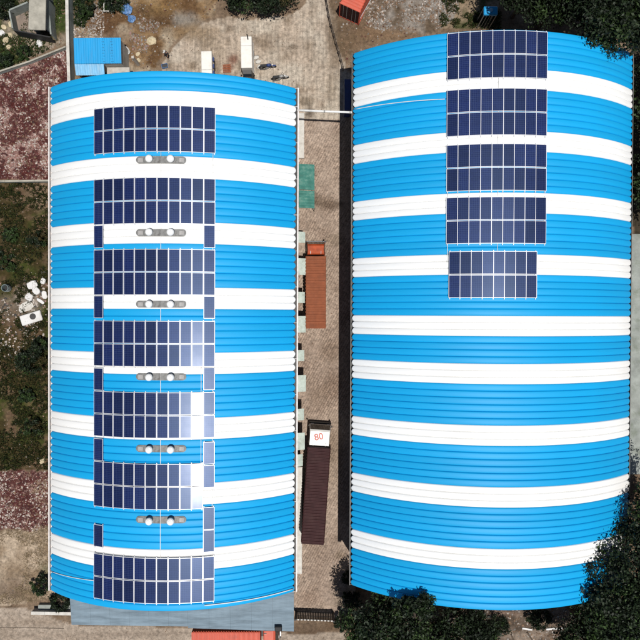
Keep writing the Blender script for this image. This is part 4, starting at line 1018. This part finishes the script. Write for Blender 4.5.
# reddish pallet and scrap between the lorries
p = G(227, 69); o = empty('pallet', p, .05, 'reddish wooden pallet on ground between the two white lorries', 'pallet')
for k in range(5): MB().box(-.42, .42, -.4+k*.18, -.28+k*.18, .1, .13).build('plank', M['rust'], o)
for x in (-.38, 0, .38): MB().box(x-.04, x+.04, -.4, .44, 0, .1).build('bearer', M['wood'], o)
p = G(258, 62); o = empty('cement_sacks', p, .3, 'heap of three pale sacks right of the taller lorry', 'sacks')
for k, (x, y) in enumerate(((-.1,.5),(.05,0),(.05,-.55))):
    s_ = rock_mesh(40+k, .35).build('sack', M['concrete_pale'], o, (x, y, .05), True); s_.scale = (.35,.28,.28)
# planks and white debris below the right roof
for i, (x0, y0, x1, y1, m_, lab) in enumerate(((511,634,516,646,'bark','dark plank at lower right, left of its parallel neighbour'),(527,632,536,646,'bark','dark plank at lower right, right of its parallel neighbour'),(522,628,532,629.5,'foam','short white board in the shade under the right roof lower end'),(546,629,562,628,'foam','longer white board in shade beside the lower right tree'))):
    a, b_ = G(x0, y0), G(x1, y1); d = b_-a; mb = MB().box(0, d.length, -.09, .09, .0, .06)
    tag(mb.build('board', M[m_], None, a + Vector((0,0,.05)), rz=math.atan2(d.y, d.x)), lab, 'board', 'boards on the ground')

# ------------------------------------------------------------------ scattered stuff nobody could count
def scatter_chips(name, polys, n, sizes, mats, weights, label, h=.35, mask_seed=None, thr=0, cat=None, patch=None):
    V = []; F = []; MI = []; k = 0
    pw = [wpoly(p) for p in polys]
    xs_ = [q[0] for p in pw for q in p]; ys_ = [q[1] for p in pw for q in p]
    x0, x1, y0, y1 = max(min(xs_), -36), min(max(xs_), 36), max(min(ys_), -36), min(max(ys_), 36)
    cx = rng.uniform(x0, x1, n*6); cy = rng.uniform(y0, y1, n*6); ok = np.zeros(len(cx), bool)
    for p in pw: ok |= in_poly(cx, cy, p)
    if mask_seed: ok &= fbm(cx+800, cy+800, 1.6, mask_seed) > thr
    cx, cy = cx[ok][:n], cy[ok][:n]; n = len(cx); cz = gz(cx, cy)
    mi = rng.choice(len(mats), n, p=weights)
    if patch: mi = np.where(fbm(cx+500, cy+500, 1.3, 51) + .12*(fbm(cx, cy, .6, 77)-.5) > .52, rng.choice(len(mats), n, p=patch), mi)
    s = rng.uniform(sizes[0], sizes[1], n) * rng.uniform(.5, 1, n)
    ang = rng.uniform(0, 2*math.pi, n); asp = rng.uniform(.35, 1, n); tl = rng.uniform(-.3, .3, (n, 2))
    base = np.array([(-1,-1),(1,-1),(1,1),(-1,1)], float)
    verts = np.zeros((n, 8, 3)); 
    for c in range(4):
        jx = base[c,0]*s*rng.uniform(.7,1.1,n); jy = base[c,1]*s*asp*rng.uniform(.7,1.1,n)
        wx_ = jx*np.cos(ang)-jy*np.sin(ang); wy_ = jx*np.sin(ang)+jy*np.cos(ang); zt = tl[:,0]*wx_+tl[:,1]*wy_
        verts[:,c] = np.stack([cx+wx_, cy+wy_, cz-.05+zt], 1)
        verts[:,c+4] = np.stack([cx+wx_*.8, cy+wy_*.8, cz+s*h+.01+zt], 1)
    fq = np.array([(4,5,6,7),(0,1,5,4),(1,2,6,5),(2,3,7,6),(3,0,4,7)])
    faces = (np.arange(n)[:,None,None]*8 + fq[None]).reshape(-1, 4)
    me = fast_mesh(name, verts.reshape(-1,3), faces, [M[m_] for m_ in mats], np.repeat(mi, 5))
    return tag(put(name, me), label, cat, kind='stuff')
scatter_chips('plastic_debris', [RED_A], 11000, (.04,.16), ['chip_red','chip_pink','chip_pale','chip_brown'], [.74,.10,.04,.12], 'dark red and pink scrap flakes covering the upper left plot', cat='debris', patch=[.2,.44,.26,.1])
scatter_chips('plastic_debris', [RED_B], 5200, (.04,.15), ['chip_red','chip_pink','chip_pale','chip_brown'], [.66,.12,.08,.14], 'dark red and pale scrap flakes on the lower left plot', cat='debris', patch=[.35,.25,.25,.15])
scatter_chips('rubble', [RUBB], 2400, (.04,.17), ['chip_grey','chip_brown','chip_pale'], [.42,.46,.12], 'pale broken rubble left of the upper right roof end', cat='rubble', mask_seed=83, thr=.44)
scatter_chips('rubble', [[(74,0),(104,0),(104,38),(74,38)]], 800, (.04,.16), ['chip_grey','chip_brown','chip_pale'], [.45,.35,.20], 'pale rubble and litter above the blue shed', cat='rubble')
scatter_chips('rubble', [[(138,17),(160,22),(158,34),(140,32)],[(129,32),(150,38),(147,54),(132,50)]], 420, (.04,.15), ['chip_grey','chip_pink','chip_brown'], [.5,.2,.3], 'grey rubble piles in the mud beside the cream boulder', cat='rubble')
scatter_chips('litter', [WEED], 900, (.03,.13), ['chip_pale','chip_brown','chip_pink'], [.25,.6,.15], 'scattered litter and clods in the weed plot', cat='litter')
scatter_chips('litter', [[(0,298),(28,298),(46,335),(46,352),(0,362)],[(20,276),(48,270),(48,312),(26,312)]], 520, (.05,.2), ['chip_pale','chip_brown','chip_pink','dark'], [.42,.3,.08,.2], 'loose litter around the white slabs by the left gutter', cat='litter')
scatter_chips('clods', [MUD, BAREA, [(325,-10),(372,-10),(430,34),(352,80)]], 2600, (.03,.14), ['chip_brown','chip_red','chip_grey'], [.72,.08,.20], 'brown clods and scraps on the muddy ground at the top', cat='clods', mask_seed=85, thr=.46)
scatter_chips('grit', [YARD, ROAD, STRAWP, MUD], 3200, (.02,.07), ['chip_brown','chip_grey'], [.8,.2], 'small stones and grit over yard, road and mud', cat='grit')
scatter_chips('litter', [[(480,609),(566,609),(566,640),(480,640)]], 420, (.05,.18), ['chip_pale','chip_brown','chip_grey'], [.06,.64,.30], 'litter on the ground below the right roof', cat='litter')

def scatter_grass(name, polys, n, hgt, mats, weights, label, mask_seed=None, thr=.5, spread=.16, lf=.05):
    pw = [wpoly(p) for p in polys]; xs_ = [q[0] for p in pw for q in p]; ys_ = [q[1] for p in pw for q in p]
    x0, x1, y0, y1 = max(min(xs_), -36), min(max(xs_), 36), max(min(ys_), -36), min(max(ys_), 36)
    cx = rng.uniform(x0, x1, n*8); cy = rng.uniform(y0, y1, n*8); ok = np.zeros(len(cx), bool)
    for p in pw: ok |= in_poly(cx, cy, p)
    if mask_seed: ok &= fbm(cx+900, cy+900, 2.4, mask_seed) > thr
    cx, cy = cx[ok][:n], cy[ok][:n]; n = len(cx); k = 6
    cx = np.repeat(cx, k); cy = np.repeat(cy, k); N_ = len(cx); cz = gz(cx, cy)
    a = rng.uniform(0, 2*math.pi, N_); h = rng.uniform(*hgt, N_); sp = rng.uniform(.3, 1, N_)*spread*2; w = rng.uniform(.5,1,N_)*lf
    dx, dy = np.cos(a), np.sin(a); px_, py_ = -dy*w, dx*w
    v = np.zeros((N_, 4, 3)); v[:,0] = np.stack([cx-px_*.4, cy-py_*.4, cz-.02], 1); v[:,1] = np.stack([cx+px_*.4, cy+py_*.4, cz-.02], 1)
    v[:,2] = np.stack([cx+dx*sp*.6+px_, cy+dy*sp*.6+py_, cz+h*.8], 1); v[:,3] = np.stack([cx+dx*sp-px_*.3, cy+dy*sp-py_*.3, cz+h], 1)
    me = fast_mesh(name, v.reshape(-1,3), np.arange(N_*4).reshape(-1,4), [M[m_] for m_ in mats], rng.choice(len(mats), N_, p=weights))
    return tag(put(name, me), label, 'grass', kind='stuff')
scatter_grass('weeds', [WEED], 5200, (.08,.35), ['grass','leaf_dry','straw','leaf_dark'], [.40,.33,.02,.25], 'low green and brown weeds in the left plot', 91, .44)
scatter_grass('weeds', [BAREA], 1500, (.06,.3), ['grass','leaf_mid','leaf_dry'], [.4,.4,.2], 'green weeds around the concrete hut', 93, .5)
scatter_grass('weeds', [GRASSA, [(100,-5),(124,-5),(122,14),(98,12)]], 900, (.1,.4), ['leaf_mid','leaf_dark'], [.6,.4], 'green weeds right of the white-topped wall', 94, .38)
scatter_grass('weeds', [GRASSB], 700, (.1,.4), ['leaf_mid','leaf_dry','grass'], [.4,.3,.3], 'weeds behind the upper end of the right roof', 95, .42)
scatter_grass('dry_grass', [STRAWP], 900, (.03,.10), ['straw','chip_brown'], [.88,.12], 'dry straw grass on the beige plot at lower left', 96, .5, .2, .025)

# ------------------------------------------------------------------ trees and shrubs
def leaves(centre, rad, n_cl, n_lf, size, seed, cl_r=.32, hole=.0):
    r_ = np.random.default_rng(seed)
    # clump centres through the crown's volume, thicker near the surface, uneven outline
    d = r_.normal(size=(n_cl, 3)); d /= np.linalg.norm(d, axis=1)[:, None]; d[:,2] = np.where(d[:,2] < -.5, -d[:,2], d[:,2])
    rr = r_.uniform(.35, 1, n_cl)**.45 * r_.uniform(.82, 1.16, n_cl); cc = d * rr[:,None] * np.array(rad) + np.array(centre)
    cr = np.array(rad).mean() * cl_r * r_.uniform(.6, 1.3, n_cl)
    q = r_.normal(size=(n_cl, n_lf, 3)); q /= np.linalg.norm(q, axis=2)[..., None]; q *= (r_.uniform(0, 1, (n_cl, n_lf))**.5)[..., None]
    p = (cc[:,None] + q * cr[:,None,None] * np.array([1,1,.7])).reshape(-1,3); N_ = len(p)
    nr = r_.normal(size=(N_,3)) + np.array([0,0,.55]); nr /= np.linalg.norm(nr, axis=1)[:,None]
    t = np.cross(nr, r_.normal(size=(N_,3))); t /= np.linalg.norm(t, axis=1)[:,None]; b = np.cross(nr, t)
    s = (size * r_.uniform(.55, 1.25, N_))[:,None]
    v = np.stack([p - t*s*.5, p + b*s*.28 - nr*s*.05, p + t*s*.5, p - b*s*.28 - nr*s*.05], 1)
    return v.reshape(-1,3), np.arange(N_*4).reshape(-1,4), cc
def tree(name, px, py, z, rad, label, seed, n_cl=75, n_lf=130, size=.30, mats=('leaf_dark','leaf_mid'), w=(.75,.25), group=None, trunk=.2, cat='tree', base=None):
    c_ = P(px, py, z); b = Vector((base[0], base[1], 0)) if base else Vector((c_.x, c_.y, 0)); b.z = GZ(b.x, b.y)
    o = empty(name, b, 0, label, cat, group); rel = c_ - b
    v, f, cc = leaves(tuple(rel), rad, n_cl, n_lf, size, seed)
    r_ = np.random.default_rng(seed+1); mi = np.repeat(r_.choice(len(mats), n_cl, p=w), n_lf)
    put('crown', fast_mesh('crown', v, f, [M[m_] for m_ in mats], mi), o)
    mb = MB(); top = Vector(rel) * .8; mid = top*.5 + Vector((.2*trunk, -.15*trunk, 0))
    mb.tube([(0,0,-.15), tuple(mid*.5), tuple(mid), tuple(top)], [trunk*1.3, trunk, trunk*.85, trunk*.4], 8)
    for k in range(min(12, n_cl)):
        q = Vector(cc[k]); st = mid.lerp(top, .15 + .75*(k % 5)/5); mb.tube([st, st.lerp(q, .55)+Vector((0,0,.1)), q], [trunk*.38, trunk*.25, trunk*.1], 5)
    mb.build('trunk', M['bark'], o); return o
T = 'dark trees around the right warehouse'
tree('broadleaf_tree', 617, 5, 11.4, (4.1,3.9,2.6), 'large dark tree overhanging the upper right corner of the right roof', 5, 170, 150, .34, group=T, trunk=.3, base=P(640,-20,0)[:2])
tree('broadleaf_tree', 567, -12, 8.5, (4.2,3.6,2.4), 'dark tree behind the upper right roof end, left of the overhanging one', 6, 100, 140, .34, group=T, trunk=.28)
tree('broadleaf_tree', 532, -14, 6.6, (3.2,3.0,2.2), 'small dark tree right of the blue tank stand', 7, 80, 130, .32, group=T)
tree('broadleaf_tree', 670, 92, 6.5, (3.5,4.8,2.4), 'dark tree at right edge beside upper part of right roof', 8, 90, 130, .34, group=T, trunk=.25)
tree('broadleaf_tree', 669, 182, 6.2, (3.4,4.8,2.4), 'dark tree at right edge just above the grey concrete apron', 9, 90, 130, .34, group=T, trunk=.25)
tree('broadleaf_tree', 628, 588, 10.4, (5.2,5.0,3.0), 'largest dark tree, covering the lower right corner of the right roof', 10, 150, 150, .34, group=T, trunk=.34, base=P(650,600,0)[:2])
tree('broadleaf_tree', 662, 530, 9.8, (3.6,4.6,2.8), 'dark tree at right edge above the largest one', 12, 100, 140, .34, group=T, trunk=.28)
tree('broadleaf_tree', 600, 644, 8.8, (4.2,3.4,2.6), 'dark tree at the bottom edge left of the lower right corner', 13, 110, 140, .33, group=T, trunk=.28)
tree('broadleaf_tree', 388, 632, 7.6, (4.1,3.3,2.4), 'dark tree left of two below the right roof, nearest the alley', 14, 120, 140, .32, group=T, trunk=.26)
tree('broadleaf_tree', 416, 606, 12.2, (1.9,1.1,1.0), 'slim dark treetop rising over the lower left edge of right roof', 19, 34, 130, .30, group=T, trunk=.18, base=P(415,640,0)[:2])
tree('broadleaf_tree', 452, 640, 7.2, (4.2,3.2,2.2), 'dark tree right of two below the right roof, by the boards', 15, 115, 140, .32, group=T, trunk=.26)
tree('broadleaf_tree', 256, -13, 2.6, (3.9,2.0,1.6), 'low spreading dark green tree at the top above the yard', 16, 95, 130, .27, mats=('leaf_dark','leaf_mid','leaf_dry'), w=(.62,.28,.10), group='trees and shrubs in the yard', trunk=.14)
def shrub(px, py, r_, h, label, seed, mats=('leaf_dark','leaf_mid','leaf_dry'), w=(.5,.3,.2)):
    tree('shrub', px, py, h*.55, (r_, r_*.9, h*.5), label, seed, int(18+r_*14), 70, .20, mats, w, 'shrubs in the left plot', .05, 'shrub')
shrub(30, 362, 1.5, 1.6, 'largest dark shrub in the left plot, below the white tray', 31, w=(.75,.2,.05)); shrub(40, 345, 1.0, 1.2, 'dark shrub between white tray and gutter', 32, w=(.7,.25,.05))
shrub(36, 240, 1.0, 1.2, 'dark shrub by the gutter beside the second white stripe', 33, w=(.7,.1,.2)); shrub(6, 262, 1.1, .9, 'bright green shrub at the left edge above the drum', 34, w=(.2,.7,.1))
shrub(10, 235, .9, .7, 'olive shrub at the left edge above the bright green one', 35, w=(.2,.5,.3)); shrub(32, 428, 1.2, .9, 'brownish low shrub in the lower weed plot', 36, w=(.3,.3,.4))
shrub(26, 395, .9, .8, 'small green shrub just below the largest dark one', 37, w=(.4,.5,.1)); shrub(2, 6, 1.4, 1.6, 'dark shrub in the top left corner of the photo', 38, w=(.85,.15,0.))
shrub(24, 52, .8, .7, 'green shrub between concrete hut and low slanting wall', 39, w=(.3,.6,.1)); shrub(4, 60, .9, .8, 'dark green shrub at left edge above the low slanting wall', 40, w=(.7,.3,0.))
shrub(42, 585, 1.15, 1.3, 'green shrub beside the lower left corner of left warehouse', 41, w=(.5,.4,.1)); shrub(60, 602, 1.2, 1.0, 'dark shrub behind the short pale wall, lower left', 42, w=(.85,.15,0.))
shrub(84, 8, 1.0, 1.0, 'green shrub right of the white-topped wall near the top', 43, w=(.4,.55,.05)); shrub(116, 2, 1.2, 1.0, 'dark shrub between the pit hatch and blue bundles', 44, w=(.85,.15,0.))
shrub(349, 578, .8, 1.1, 'dark shrub against the lower left corner of right warehouse', 45, w=(.9,.1,0.)); shrub(352, 600, 1.0, 1.6, 'dark shrub just outside the alley by the right warehouse corner', 46, w=(.9,.1,0.))
shrub(345, 622, 1.1, 1.4, 'dark shrub at the alley mouth right of the gate', 47, w=(.9,.1,0.))
shrub(497, 626, 1.2, 1.4, 'dark shrub below the right roof, left of the boards', 48, w=(.85,.15,0.)); shrub(540, 619, 1.3, 1.5, 'dark shrub at right roof lower edge above the white boards', 49, w=(.9,.1,0.))
shrub(478, 615, 1.0, 1.6, 'dark shrub touching the right roof lower edge near its middle', 50, w=(.9,.1,0.))
